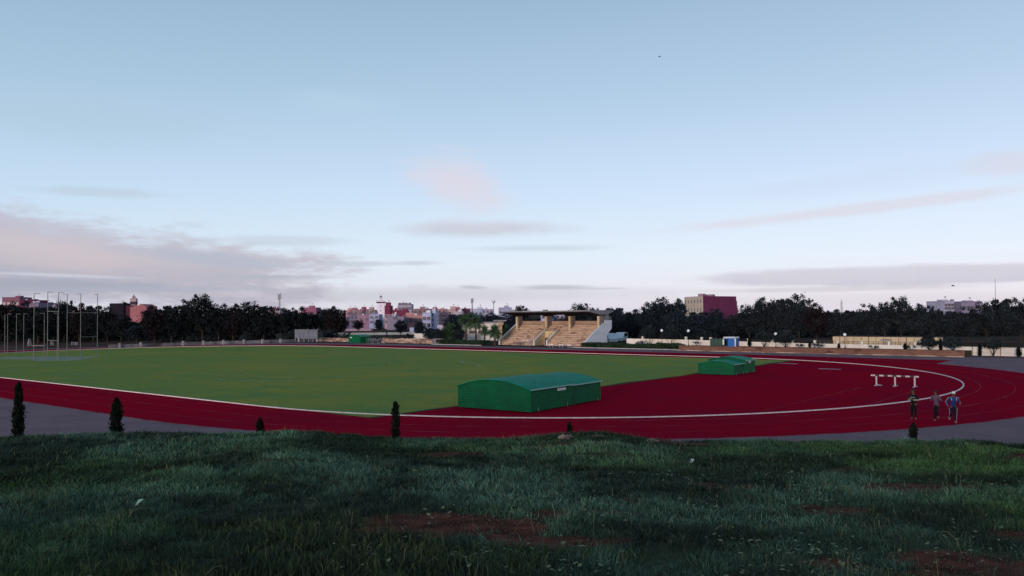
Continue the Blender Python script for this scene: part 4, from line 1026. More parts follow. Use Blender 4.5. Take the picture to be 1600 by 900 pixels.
TL = [
 (-14, 466, 66, 210, 0, 'reddish dark tree cut by the left picture edge behind the cage', 2),
 (27, 467, 58, 212, 4, 'dark tree behind the short cage posts at the far left', 0),
 (60, 474, 60, 212, 2, 'low dark tree under the magenta roof behind the leftmost tall cage post', 0),
 (84, 480, 48, 214, 1, 'dark tree below the pale flats, between the second and third tall cage posts', 0),
 (101, 467, 40, 222, 3, 'open topped tree rising behind the paired middle cage posts', 0),
 (124, 472, 36, 215, 0, 'dark tree behind the fifth tall cage post', 2),
 (146, 472, 36, 212, 2, 'leafy dark tree at the right end of the cage', 0),
 (168, 477, 34, 212, 4, 'rounded dark tree between the cage and the dark flat roofed house', 0),
 (190, 490, 36, 210, 1, 'low bushy dark tree immediately left of the pink gable building', 0),
 (214, 508, 40, 204, 3, 'small dark green tree in front of the pink gable building', 1),
 (242, 476, 46, 203, 0, 'dark tree overlapping the right side of the pink gable building', 0),
 (268, 472, 46, 204, 2, 'dense dark tree left of the tallest left hand tree', 0),
 (293, 467, 44, 206, 1, 'dense dark tree directly beside the tallest left hand tree', 0),
 (316, 457, 50, 204, 3, 'tallest dark tree of the left row with ragged open top', 0),
 (342, 472, 42, 205, 4, 'dark tree just right of the tallest left hand tree', 0),
 (364, 473, 38, 206, 0, 'dark tree midway between the tallest left tree and the telecom mast', 0),
 (389, 469, 44, 207, 3, 'open crowned dark tree with two ragged tops left of the telecom mast', 0),
 (412, 473, 42, 207, 2, 'dark tree at the gap left of the telecom mast', 0),
 (440, 480, 42, 209, 1, 'dark tree standing under the telecom mast', 0),
 (464, 477, 48, 212, 4, 'broad dark tree above the grey hoarding', 0),
 (489, 486, 34, 224, 3, 'thin open tree with pinkish leaves right of the hoarding', 2),
 (507, 480, 34, 216, 3, 'loose crowned tree left of the last tree in the left row', 0),
 (526, 477, 38, 214, 0, 'last dark tree of the left row, by the town houses', 0),
 (560, 499, 22, 300, 3, 'small bare looking reddish tree before the pink town houses', 2),
 # behind the stand
 (713, 488, 46, 240, 2, 'blue green tree left of the tall palm pair', 1),
 (742, 487, 40, 245, 0, 'blue green tree behind the right one of the tall palm pair', 1),
 (766, 487, 40, 240, 4, 'dark bluish tree above the white pavilion roof', 1),
 (788, 490, 36, 236, 1, 'dark bluish tree above the concrete canopy', 1),
 (813, 476, 34, 245, 3, 'pointed dark tree rising over the left end of the stand roof', 0),
 (833, 494, 44, 225, 2, 'dark tree seen under the stand roof at its left bay', 0),
 (877, 495, 40, 230, 3, 'dark tree seen through the middle bay of the stand', 0),
 (907, 472, 40, 236, 3, 'bare topped tree rising over the stand roof right of centre', 0),
 (930, 479, 34, 232, 4, 'low tree peeking over the right end of the stand roof', 0),
 # right side
 (962, 476, 44, 190, 2, 'blue green pointed tree right of the stand end wall', 1),
 (990, 482, 40, 192, 0, 'lower bluish tree between the pointed tree and the tall pair', 1),
 (1015, 471, 42, 186, 1, 'bluish dark tree left of the tall rounded pair by the burgundy building', 1),
 (1034, 462, 50, 186, 4, 'tall rounded bluish tree left of the burgundy building', 1),
 (1056, 465, 40, 184, 0, 'tall rounded dark tree touching the cream face of the burgundy building', 1),
 (1089, 483, 44, 178, 2, 'dark tree under the cream face of the burgundy building', 1),
 (1118, 481, 42, 178, 1, 'dark tree before the burgundy wall, left half', 1),
 (1145, 490, 40, 176, 4, 'lower dark tree before the right edge of the burgundy wall', 0),
 (1170, 474, 42, 174, 3, 'open crowned dark tree right of the burgundy building', 0),
 (1196, 463, 46, 172, 0, 'dark tree on the left shoulder of the highest right hand clump', 0),
 (1222, 460, 48, 170, 2, 'dense dark tree on the left of the highest right hand clump', 0),
 (1248, 458, 52, 168, 1, 'tallest dark tree of the right row, above the globe lamp', 0),
 (1276, 471, 46, 164, 4, 'reddish brown tree right of the tallest right hand tree', 2),
 (1304, 482, 40, 164, 0, 'low dark tree at the base of the slim white mast', 0),
 (1330, 480, 40, 164, 2, 'dark tree just right of the slim white mast', 0),
 (1356, 474, 42, 162, 1, 'dark tree over the left half of the beige panel building', 0),
 (1382, 470, 38, 160, 3, 'open topped dark tree left of the ragged crown over the beige building', 0),
 (1407, 461, 44, 160, 3, 'ragged crowned dark tree standing above the beige panel building', 0),
 (1432, 473, 40, 158, 0, 'dark tree over the right end of the beige panel building', 0),
 (1458, 475, 40, 158, 4, 'dark tree left of the white flats on the right skyline', 0),
 (1484, 481, 42, 156, 2, 'low dark tree below the white flats on the right skyline', 0),
 (1512, 479, 42, 154, 1, 'low dark tree below the grey flats on the right skyline', 0),
 (1541, 468, 42, 152, 3, 'dark tree right of the grey flats under the thin mast', 0),
 (1566, 460, 46, 150, 2, 'tall dark tree left of the picture edge tree on the right', 0),
 (1594, 462, 46, 148, 4, 'tall dark tree standing at the right picture edge', 0),
 (1625, 464, 48, 148, 0, 'dark tree just beyond the right picture edge', 0),
]
for a in TL: tree(*(a[:6] + (4,) if (a[6] == 0 and a[0] > 690) else a))
# closed understorey behind the crowns: one far mass on each side
r_ = np.random.default_rng(5)
def wood(name, pxs, D0, D1, topf, label, dens, lm):
    N = dens; px = r_.uniform(pxs[0], pxs[1], N); D = r_.uniform(D0, D1, N)
    d = np.array([CAM.x, CAM.y, 0]); lat = (px - 800) / F * D
    x = CAM.x + RH.x * lat + FH.x * D; y = CAM.y + RH.y * lat + FH.y * D
    h = topf * (.55 + .45 * fbm(px / 14, px * 0 + D0, 9, 3) * 1.6)
    z = .1 + h * r_.random(N) ** .8
    P = np.stack([x, y, z], 1); v, f = leafcloud(P, np.full(N, .42), r_, .3)
    tn = .5 + vnoise(px / 9, z * .9, 3); c = np.array([.0085, .0115, .0095]) * (tn * (.7 + .6 * r_.random(N)))[:, None]
    o = np_mesh(name, v, f, M_leaf[lm], tint=np.repeat(c, 4, 0)); tag(o, label, 'wood', kind='stuff')
wood('woodland', (950, 1700), 190, 215, 5.0, 'far dark woodland mass filling in behind the right tree row', 26000, 1)
wood('woodland', (-90, 430), 222, 240, 5.5, 'far dark woodland mass filling in behind the left tree row', 20000, 0)

# clipped umbrella shaped shrubs
def shrub(px, top, bot, wpx, base, D, label, lm=0, cat='shrub', nm='umbrella_shrub', group='umbrella shaped garden shrubs', seed=0):
    p = AD(px, base, D); z0 = .70 if (nm == 'umbrella_shrub' and p.y < 57 and 27.6 < p.x < 69.5) else 0
    zt_ = AD(px, top, D).z - z0; zb = max(AD(px, bot, D).z - z0, .05); W = wpx * D / F
    t = thing(nm, label, cat, (p.x, p.y, z0), 0, group)
    v, f, c = crown_mesh('c', W, zt_, zb, 300 + seed + int(px), clumps=30, per=80, leaf=.13, lumpy=1.5, shape='flat' if nm == 'umbrella_shrub' else 'round')
    np_mesh('foliage', v, f, M_leaf[lm], t, tint=c * 1.9)
    mb = MB(); rr = random.Random(int(px))
    for k in range(4):
        a = 2 * PI * k / 4 + rr.random(); mb.tube([(0, 0, -.02), (math.cos(a) * W * .12, math.sin(a) * W * .12, zb * .6), (math.cos(a) * W * .27, math.sin(a) * W * .27, zb + .3)], [.06, .045, .02], 6)
    mb.build('stems', M_bark, t); return t
def DY(px, y): return (AT(px, 530, y) - CAM).dot(FH)
shrub(1015, 511, 530, 27, 538, DY(1015, 56), 'umbrella shaped dark tree over the hedge, left of the first globe lamp')
shrub(1048, 512, 531, 28, 538, DY(1048, 56), 'umbrella shaped dark tree over the hedge, right of the first globe lamp', seed=1)
shrub(1194, 519.5, 532, 27, 541, DY(1194, 55), 'rounded umbrella shrub left of the globe lamp beyond the blue kiosk', seed=2)
shrub(1227, 521, 535, 32, 542, DY(1227, 55), 'rounded umbrella shrub right of the globe lamp beyond the blue kiosk', seed=3)
shrub(1453, 530.5, 541.5, 28, 547, DY(1453, 55), 'flat topped dark shrub before the right end of the beige panel building', seed=4)
shrub(1489, 533, 541.5, 27, 548, DY(1489, 55), 'flat topped dark shrub near the end of the brick wall', seed=5)
shrub(1552, 534, 543.5, 27, 556, DY(1552, 55.8), 'spreading dark shrub behind the wire fence at far right', seed=6)
shrub(1103, 524, 533, 18, 536, DY(1103, 59), 'small dark bush behind the cream wall left of the green container', seed=7)
def smallcyp(px, top, base, y, rad, label):
    p = AT(px, base, y); z0 = .70 if (27.6 < p.x < 69.5) else 0; h = AT(px, top, y).z - z0
    t = thing('wall_cypress', label, 'cypress', (p.x, y, z0), 0, 'small cypresses along the perimeter wall')
    v, f, c = sapling(h, rad, int(px), .5); r = np.random.default_rng(1)
    np_mesh('foliage', v.reshape(-1, 4, 3).mean(1).repeat(4, 0) + (v - v.reshape(-1, 4, 3).mean(1).repeat(4, 0)) * 5, f, M_cyp, t, tint=c)
    mb = MB(); mb.tube([(0, 0, -.02), (0, 0, h * .9)], [.04, .01], 6); mb.build('trunk', M_bark, t)
smallcyp(1171, 527.5, 541, 56, .28, 'leaning dark cypress right of the blue kiosk')
smallcyp(1265, 535, 543.5, 56, .17, 'small cypress between the shrub pair and the beige building')
smallcyp(1310.5, 537, 545, 56, .17, 'small reddish cypress left of the lamp at the beige building')
smallcyp(1414.5, 537, 546, 56, .24, 'dark cypress below the middle of the beige building')
smallcyp(1470, 530, 547.5, 56, .25, 'tall dark cypress between the two flat topped shrubs')
smallcyp(1531, 537.5, 552, 55.9, .24, 'tattered cypress behind the wire fence, left of the spreading shrub')
smallcyp(1592, 543, 558.5, 55.8, .28, 'thick dark cypress at the right end of the wire fence')
def sprig(px, base, y, h, label):
    p = AT(px, base, y); z0 = .70 if 27.6 < p.x < 69.5 else 0
    t = thing('young_shrub', label, 'shrub', (p.x, y, z0), 0, 'sparse young shrubs along the cream wall')
    rr = random.Random(int(px)); mb = MB(); P = []
    for k in range(6):
        a = rr.uniform(0, 6.28); l = rr.uniform(.25, .6); e = Vector((math.cos(a) * l, math.sin(a) * l * .5, h * rr.uniform(.7, 1.0))); mb.tube([(0, 0, -.02), e * .5 + Vector((0, 0, .1)), e], [.025, .02, .01], 5)
        P += [e + Vector((rr.gauss(0, .12), rr.gauss(0, .12), rr.gauss(0, .1))) for _ in range(26)]
    mb.build('stems', M_bark, t)
    r = np.random.default_rng(int(px)); P = np.array([list(q) for q in P]); v, f = leafcloud(P, np.full(len(P), .08), r); np_mesh('foliage', v, f, M_leaf[0], t, tint=np.full((len(v), 3), .02))
for px, y, h, lab in ((996, 55.6, 1.2, 'sparse young shrub at the left end of the cream wall'), (1005, 55.6, 1.3, 'sparse young shrub left of the umbrella trees'), (1031, 55.6, 1.1, 'sparse young shrub under the first globe lamp'), (1056, 55.6, 1.0, 'sparse young shrub at the right end of the hedge'), (1066, 55.6, .9, 'sparse young shrub where hedge meets brick wall'), (1088, 55, .7, 'spiky young shrub on the brick wall left of the green container'), (1249, 55, .5, 'thin sprig on the brick wall right of the umbrella shrubs'), (1272, 55, .65, 'low twiggy shrub left of the beige building'), (1280, 55, .6, 'low leafy shrub left of the beige building, nearer to it'), (1365, 55, .45, 'tiny sprig on the brick wall before the beige building'), (1424, 55, .55, 'low twiggy shrub below the beige building right of its cypress')):
    sprig(px, 540, y, h, lab)
# hedges and bushes
def hedge(x0, x1, y0, y1, h, label, dens, lm=0):
    r = np.random.default_rng(int(abs(x0) * 7)); N = dens
    x = r.uniform(x0, x1, N); y = r.uniform(y0, y1, N); z = h * (.7 + .5 * fbm(x * .7, x * 0, 3, 3)) * np.sqrt(r.random(N)) + .03
    v, f = leafcloud(np.stack([x, y, z], 1) - np.array([(x0 + x1) / 2, (y0 + y1) / 2, 0]), np.full(N, .11), r, .4)
    c = np.array([.022, .042, .022]) * (.5 + vnoise(x * 1.2, z * 2, 8) * (.6 + .8 * r.random(N)))[:, None]
    t = thing('hedge', label, 'hedge', ((x0 + x1) / 2, (y0 + y1) / 2, 0))
    np_mesh('foliage', v, f, M_leaf[lm], t, tint=np.repeat(c, 4, 0))
    mb = MB()
    k = 0
    while x0 + .6 + k < x1: mb.tube([(x0 + .6 + k - (x0 + x1) / 2, 0, -.02), (x0 + .6 + k - (x0 + x1) / 2, 0, h * .8)], .03, 5); k += 1.1
    mb.build('stems', M_bark, t)
hedge(7, 27.2, 53.5, 55.2, .95, 'dark green hedge between the stand and the brick wall', 15000)
hedge(-30.2, -17.2, 53.8, 56.5, 1.0, 'ragged dark hedge before the palm trees left of the stand', 13000, 0)
def bush(px, top, bot, wpx, D, lab, lm=0, seed=0): shrub(px, top, bot, wpx, 535, D, lab, lm, 'bush', 'bush', 'dark bushes left of the palm trees', seed)
bush(672, 508, 534, 24, 196, 'dark round bush next to the rubble wall end', 0, 11)
bush(688, 510, 535, 26, 190, 'dark round bush second from the rubble wall', 0, 12)
bush(703, 507, 535, 26, 190, 'fresher green bush left of the tallest palm', 3, 13)
bush(717, 513, 536, 24, 188, 'low dark bush at the foot of the tallest palm', 0, 14)
bush(787, 505, 536, 22, 178, 'bright green bushy tree tight against the left end of the stand', 3, 15)
bush(640, 524, 534, 16, 205, 'low dark bush behind the rubble wall left of the trapezoid block', 0, 16)
bush(545, 524, 531, 20, 205, 'low dark bush behind the far green shelter', 0, 17)
for px, py in ((305, 536), (388, 534), (330, 537), (262, 540), (455, 530), (515, 531)):
    bush(px, py - 12, py + 2, 26, 206, {305: 'dark bush over the boundary wall under the tallest left tree', 388: 'rounded bush by the boundary wall below the two ragged tops', 330: 'dark bush over the wall right of the tallest left tree', 262: 'dark bush over the left end of the boundary wall', 455: 'dark bush left of the grey hoarding', 515: 'dark bush right of the grey hoarding'}[px], 0, 20)
for px, top, w, D, lab in ((592, 497, 13, 300, 'narrow blue green tree standing against the white minaret'), (626, 498, 22, 235, 'loose dark pine tree between the minaret and the salmon house'), (655, 500, 18, 222, 'dark oval tree above the trapezoid white block')):
    tree(px, top, w, D, 2 if px != 626 else 3, lab, 1, group='dark trees around the ground')
# palms
def palm(px, top, base, y, spread, tr, label, seed):
    pb = AT(px, base, y); h = AT(px, top, y).z
    t = thing('palm_tree', label, 'palm', (pb.x, y, 0), 0, 'palm trees left of the stand')
    rr = random.Random(seed); th = h - spread * .72
    mb = MB(); mb.tube([(0, 0, -.05), (.05, 0, th * .5), (0, 0, th)], [tr * 1.2, tr, tr * .9], 9); mb.build('trunk', mat('palm_bark', (.09, .05, .04), (.05, .03, .025), 5, .95), t)
    vs = []; fs = []; tint = []
    for k in range(64):
        a = rr.uniform(0, 2 * PI); el = rr.uniform(-.75, 1.4); L = spread * rr.uniform(.8, 1.1); prev = None
        d = Vector((math.cos(a) * math.cos(el), math.sin(a) * math.cos(el), math.sin(el)))
        path = []; p = Vector((0, 0, th)); 
        for s in range(8): path.append(p.copy()); p = p + d * L / 7; d = (d + Vector((0, 0, -.16))).normalized()
        side = d.cross(Vector((0, 0, 1))).normalized() if abs(d.z) < .98 else Vector((1, 0, 0)); cl = rr.uniform(.5, 1.4)
        for s in range(1, 8):
            for sg in (-1, 1):
                for q in (0, .5):
                    b = path[s - 1].lerp(path[s], q); ll = L * .40 * math.sin(PI * min((s + q) / 8.4 + .08, 1)) ** .7
                    e = b + side * sg * ll * .8 + (path[s] - path[s - 1]) * 1.1 - Vector((0, 0, ll * .35)); w = (path[s] - path[s - 1]) * .42
                    n0 = len(vs); vs += [b - w * .5, b + w * .5, e + w * .1, e - w * .1]; fs.append((n0, n0 + 1, n0 + 2, n0 + 3)); tint += [np.array([.060, .10, .055]) * cl] * 4
    np_mesh('crown', np.array([list(v) for v in vs]), np.array(fs), M_leaf[0], t, tint=np.array(tint))
palm(728, 489.5, 531, 61, 2.4, .22, 'tallest palm tree with reddish trunk before the white pavilion', 1)
palm(743.5, 493, 531, 61, 2.1, .2, 'second tall palm tree with reddish trunk, right of the tallest', 2)
palm(757, 509, 531, 60.5, 1.4, .18, 'short palm tree between the tall pair and the kerbside palm', 3)
palm(773, 507.5, 541, 55.6, 1.9, .2, 'dark stemmed palm tree nearest the track, left of the stand', 4)

# ================================================================ THE TOWN BEHIND
HM = {}
def hmat(c, k=.8):
    c = (c[0], c[1] * .96, min(c[2] * 1.22, .8)); key = tuple(round(x, 3) for x in c)
    if key not in HM: HM[key] = mat('render_%d' % len(HM), c, tuple(x * k for x in c), .25, .9)
    return HM[key]
M_win = mat('dark_window', (.11, .09, .11), None, 2, .3)
def house(px0, px1, top, D, c, label, wins=None, depth=11, rz=0., para=True, head=None, name='town_house', cat='house', wm=None, sides=True):
    pm = (px0 + px1) / 2; p = AD(pm, 500, D); w = (px1 - px0) * D / F; h = AD(pm, top, D).z
    t = thing(name, label, cat, (p.x, p.y, 0), YAW + rz, 'flat roofed town houses beyond the ground' if cat == 'house' else None)
    m = hmat(c)
    mb = MB(); mb.b2((-w / 2, 0, 0), (w / 2, depth, h)); mb.build('wall', m, t)
    if para:
        mb = MB(); q = .25
        for a, b in (((-w / 2, 0), (w / 2, q)), ((-w / 2, depth - q), (w / 2, depth)), ((-w / 2, q), (-w / 2 + q, depth - q)), ((w / 2 - q, q), (w / 2, depth - q))):
            mb.b2((*a, h + .002), (*b, h + .55))
        mb.build('parapet', hmat(tuple(x * .85 for x in c)), t)
    if para:
        hr = random.Random(int(px0 * 10)); 
        for k in range(hr.randint(2, 4)):
            x = hr.uniform(-w / 2 + .8, w / 2 - .8); a_ = hr.uniform(.5, 1.2); y = 3.2 + 2.0 * k if k < 4 else 9
            if y > depth - 1.5 or (head and abs(x - w * head[0]) < 2.6): continue
            mb = MB(); mb.b2((x - a_ / 2, y, h + .003), (x + a_ / 2, y + .9, h + hr.uniform(.8, 1.6))); mb.build('roof_block', m if hr.random() < .6 else M_wash, t)
    if head:
        mb = MB(); x = w * head[0]; mb.b2((x - 1.3, 3, h + .003), (x + 1.3, 6, h + head[1])); mb.build('stair_head', m, t)
        mb = MB(); mb.tube([(x + .4, 3.5, h + head[1] - .1), (x + .4, 3.5, h + head[1] + 1.1)], .05, 5); mb.box((x + .4, 3.45, h + head[1] + .9), (.7, .1, .5)); mb.build('aerial', M_grey, t)
    if wins:
        nx, nz, ws, hs, zlo, zhi = wins
        for i in range(nx):
            for j in range(nz):
                x = -w / 2 + w * (i + .5) / nx; z = zlo + (zhi - zlo) * (j + .5) / nz
                mb = MB(); mb.b2((x - ws / 2, -.07, z - hs / 2), (x + ws / 2, -.003, z + hs / 2)); o = mb.build('window', wm or M_win, t)
                mb = MB(); mb.b2((x - ws / 2 - .1, -.16, z - hs / 2 - .14), (x + ws / 2 + .1, -.003, z - hs / 2 - .003)); mb.build('sill', m, o)
    return t
PK, SAL, RED, TAN, GRY, WHT, MAU = (.40, .20, .19), (.50, .25, .20), (.26, .05, .075), (.38, .26, .20), (.27, .24, .29), (.52, .53, .56), (.33, .19, .22)
HS = [
 (536, 559, 496, 400, (.28, .24, .30), 'grey mauve block house at the left end of the visible town', (4, 3, 1.2, 1.2, 2.2, 8), .1, (.1, 1.8)),
 (546, 566, 486, 470, PK, 'pink house behind the grey mauve block', (3, 2, 1.2, 1.2, 4, 9), 0, (-.2, 2)),
 (559, 578, 494, 390, MAU, 'dull pink house with balcony left of the white minaret', (2, 2, 1.4, 1.3, 3, 8.5), 0, (.25, 1.6)),
 (556, 574, 484.5, 520, RED, 'red roofed house on the skyline left of the minaret', None, 0, (.1, 2)),
 (572, 586, 485.5, 500, TAN, 'tan house on the skyline left of the minaret', (2, 2, 1.3, 1.2, 5, 10), 0, (0, 2.2)),
 (577, 592, 493, 380, (.36, .40, .48), 'pale bluish house touching the left side of the minaret', (2, 3, 1.5, 1.1, 2, 8.5), 0, None),
 (536, 549, 486, 560, SAL, 'salmon house on the skyline beside the last left tree', (2, 1, 1.2, 1.2, 6, 10), 0, (.2, 2)),
 (600.5, 609.5, 479, 455, (.17, .035, .055), 'deep red tower house right of the minaret', None, 0, (0, 2.4)),
 (608, 624, 485.5, 480, (.44, .17, .17), 'pinkish red house between the red tower house and the dark red gable', (3, 1, 1.2, 1, 7, 10), 0, (.2, 1.6)),
 (613.5, 637, 487, 400, (.20, .04, .065), 'wide dark red blank walled house', None, .05, (.3, 1.5)),
 (622, 643, 476.5, 520, (.36, .33, .36), 'tallest grey flats on the skyline right of the minaret', (4, 3, 1.7, 1.5, 6, 14.5), 0, (-.2, 1.2)),
 (601, 619, 493, 370, (.46, .31, .29), 'pale pink house just right of the minaret base', (3, 2, 1.2, 1.2, 2, 7), 0, None),
 (604.5, 631, 496.5, 345, (.27, .235, .26), 'grey blank walled house right of the minaret', (1, 1, 1.6, 1.1, 4, 6), .05, None),
 (630, 661, 494.5, 360, SAL, 'salmon house with three dark windows', (4, 1, 1.8, 1.9, 2.2, 5.4), 0, (-.25, 1.3)),
 (634, 648, 490.5, 375, (.50, .28, .24), 'upper salmon storey house with red rail behind the salmon house', None, 0, None),
 (645, 668, 484, 450, (.40, .24, .20), 'brownish pink house with white dome tank on its roof', (3, 2, 1.3, 1.2, 4, 9), 0, (.1, 1.7)),
 (660, 673, 490.5, 330, (.42, .44, .50), 'pale grey house with four square windows', (2, 2, 1.35, 1.35, .9, 6), 0, None),
 (672.5, 680.5, 487, 335, (.52, .54, .58), 'taller narrow white house joined to the pale grey house', (1, 3, .5, 1.3, 1, 7), 0, None),
 (668, 686, 484, 500, (.27, .08, .095), 'dark red house behind the narrow white house', None, 0, (.1, 1.6)),
 (680.5, 702, 490, 350, (.36, .25, .205), 'tan blank walled house right of the narrow white house', (1, 1, 3.2, .35, 5.4, 6.2), 0, None),
 (684, 697, 484, 480, (.50, .28, .25), 'salmon pink house on the skyline above the tan blank wall', (2, 1, 1.2, 1.2, 6, 10), 0, None),
 (700, 712, 485, 400, (.46, .31, .25), 'tan house with small attic window left of the blue tree', (2, 2, 1.2, 1.3, 3, 8), 0, (.1, 2)),
 (708, 723, 488.5, 370, (.50, .42, .40), 'pale house with white framed window above the blue tree', (2, 1, 1.8, 1.6, 3.6, 6.4), 0, None),
 (706, 722, 484, 470, (.30, .11, .12), 'red brown house on the skyline left of the twin headed mast', None, 0, (0, 1.6)),
 (719, 735, 483.5, 480, (.24, .08, .10), 'dark red house below the twin headed mast', None, 0, None),
 (735, 754, 484, 430, WHT, 'white house right of the twin headed mast', (3, 1, 1.1, 1.1, 5, 8), 0, (.25, 1.5)),
 (753, 771, 484.5, 470, (.36, .33, .38), 'grey house beside the bushy topped mast', (3, 1, 1.2, 1.2, 6, 9), 0, None),
 (779, 800, 482, 430, (.33, .34, .40), 'grey house peeking over the trees left of the stand roof', (3, 1, 1.3, 1.2, 5, 9), 0, (.1, 1.6)),
 # behind the left trees
 (3, 30, 466, 420, (.22, .10, .115), 'pinkish house on the skyline at the far left', (4, 2, 1.4, 1.3, 8, 16), 0, (.2, 1.3)),
 (31, 54, 470.5, 400, (.13, .025, .06), 'magenta roofed house behind the leftmost tall cage post', None, 0, (.1, 1)),
 (38, 60, 475, 360, (.22, .17, .19), 'greyish pink house under the magenta roofed one', (4, 1, 1.3, 1.3, 6, 10), 0, None),
 (54, 76, 475, 430, (.20, .13, .15), 'mauve house between the second and third tall cage posts', (3, 2, 1.3, 1.3, 6, 14), 0, (.2, 1)),
 (76, 90, 478, 380, (.28, .25, .27), 'pale flats glimpsed beside the third tall cage post', (2, 2, 1.6, 1.4, 5, 11), 0, None),
 (171, 193, 476, 330, (.018, .015, .02), 'dark flat roofed house left of the pink gable building', None, 0, None),
 (418, 436, 483, 430, (.40, .25, .25), 'pink house peeking between trees left of the telecom mast', (2, 2, 1.3, 1.3, 5, 10), 0, None),
 (470, 494, 482, 440, (.30, .12, .16), 'red mauve house above the hoarding trees', None, 0, (.1, 1.6)),
 (474, 500, 492, 380, (.34, .29, .32), 'grey pink house glimpsed through the trees right of the hoarding', (4, 2, 1.3, 1.2, 3, 8), 0, None),
 (494, 514, 485, 460, (.36, .22, .22), 'dusty pink house behind the loose crowned tree', (3, 1, 1.3, 1.2, 6, 10), 0, None),
 (846, 858, 490, 380, WHT, 'white house visible through the stand left bay', (2, 1, 1.2, 1.2, 3, 6), 0, None),
 (861, 882, 491, 390, (.48, .45, .48), 'pale house visible through the stand middle bay', (3, 1, 1.3, 1.2, 3, 6), 0, None),
 (1476, 1492, 472.5, 300, (.40, .39, .41), 'white flats on the right skyline with small roof box', (3, 2, 1.1, 1.0, 6, 8.5), .1, (.1, 1.1)),
 (1491, 1504, 474.5, 310, (.42, .42, .47), 'pale stepped flats joined to the right of the white flats', None, 0, None),
 (1503, 1536, 473, 300, (.24, .215, .25), 'wide grey flats on the right skyline', (5, 1, 1.3, .9, 6, 8), 0, (.1, .9)),
]
for h in HS:
    px0, px1, top, D, c, lab, wins, rz, head = h
    house(px0, px1, top, D, c, lab, wins, rz=rz, head=head)
tk_ = AD(660, 482, 452); t = thing('water_tank', 'white domed water tank on the brownish pink house roof', 'tank', (tk_.x, tk_.y + 3, AD(660, 484, 450).z + .0))
mb = MB(); mb.lathe([(1.5, 0), (1.5, .3), (1.3, .8), (.8, 1.2), (.05, 1.35)], n=14); mb.build('dome', M_wash, t); mb = MB(); mb.lathe([(.25, 1.3), (.25, 1.5)], n=8); mb.build('cap', M_grey, t)
# lower forecourt in front of the town
for px0, px1, top, D, c, lab in ((538, 580, 513.5, 330, (.42, .30, .28), 'low pink street wall below the grey mauve block house'), (640, 646, 512, 300, WHT, 'narrow white gate pier right of the loose pine'), (664, 671, 513, 290, WHT, 'rounded white gateway right of the dark oval tree'), (683, 702, 508, 250, (.62, .56, .52), 'low white wall house behind the round bushes')):
    house(px0, px1, top, D, c, lab, None, depth=4, para=False, name='street_wall', cat='wall')
# minarets
def minaret(px, w, top_body, top_plat, top_lan, D, c, label, base=0, wlan=.36):
    p = AD(px, 500, D); t = thing('minaret', label, 'minaret', (p.x, p.y, 0), YAW + .12); s = w * D / F / 2
    zb, zp, zl = (AD(px, v, D).z for v in (top_body, top_plat, top_lan)); m = hmat(c, .9)
    mb = MB(); mb.b2((-s, -s, 0), (s, s, zb)); mb.build('shaft', m, t)
    mb = MB(); q = s * 1.22; mb.b2((-q, -q, zb + .002), (q, q, zb + (zp - zb) * .55)); mb.build('gallery', mat('gallery_band', (.05, .04, .055), None, 2, .8), t)
    mb = MB()
    for a, b in (((-q, -q), (q, -q + .25)), ((-q, q - .25), (q, q)), ((-q, -q + .25), (-q + .25, q - .25)), ((q - .25, -q + .25), (q, q - .25))): mb.b2((*a, zb + (zp - zb) * .552), (*b, zp))
    for k in range(5):
        x = -q + .2 + (2 * q - .4) * k / 4; mb.b2((x - .18, -q, zp + .002), (x + .18, -q + .25, zp + .35)); mb.b2((x - .18, q - .25, zp + .002), (x + .18, q, zp + .35))
    mb.build('parapet', m, t)
    l = s * wlan; zd = zp + (zl - zp) * .62; z0 = zb + (zp - zb) * .553
    mb = MB()
    for sx in (-1, 1):
        for sy in (-1, 1): mb.b2((sx * l - .14, sy * l - .14, z0), (sx * l + .14, sy * l + .14, zd))
    mb.b2((-l * .55, -l * .55, z0), (l * .55, l * .55, zd - .002)); mb.b2((-l - .25, -l - .25, zd), (l + .25, l + .25, zd + .25)); mb.build('lantern', m, t)
    mb = MB(); R = l * 1.05; mb.lathe([(R * math.cos(a), zd + .25 + R * 1.15 * math.sin(a)) for a in np.linspace(0, 1.45, 8)], n=14); mb.tube([(0, 0, zd + .2), (0, 0, zl + .8)], .07, 5); mb.lathe([(.02, zl + .2), (.2, zl + .35), (.02, zl + .5)], n=8); mb.build('dome', mat('lead_dome', (.12, .11, .12), None, 2, .6), t)
    for z in (zb * .45, zb * .7, zb * .88):
        mb = MB(); mb.b2((-.18, -s - .05, z - .35), (.18, -s - .003, z + .35)); mb.build('window', M_win, t)
    return t
minaret(595.3, 11.2, 473.5, 470, 462.5, 415, (.78, .72, .74), 'tall white square minaret with dark gallery and domed lantern')
minaret(209, 7.2, 476, 467.5, 462, 330, (.44, .30, .28), 'small pinkish minaret rising behind the pink gable building')
# pink building with sloping top
p = AD(212, 500, 320); pk = thing('gable_building', 'salmon pink blank building with sloping top and dark red side', 'building', (p.x, p.y, 0), YAW)
s = 320 / F; zz = lambda y: AD(212, y, 320).z
mb = MB(); q = [(-9 * s, 0), (16.5 * s, 0), (16.5 * s, zz(479)), (8 * s, zz(475)), (4 * s, zz(477)), (-9 * s, zz(480))]
n = len(q); mb.add([(x, 0, z) for x, z in q] + [(x, 10, z) for x, z in q], [(i, (i + 1) % n, (i + 1) % n + n, i + n) for i in range(n)] + [tuple(range(n))[::-1], tuple(range(n, 2 * n))]); mb.build('wall', hmat((.36, .14, .125)), pk)
mb = MB(); mb.b2((-17 * s, 1, 0), (-9 * s - .003, 9, zz(477))); mb.build('side_wing', hmat((.07, .02, .03)), pk)
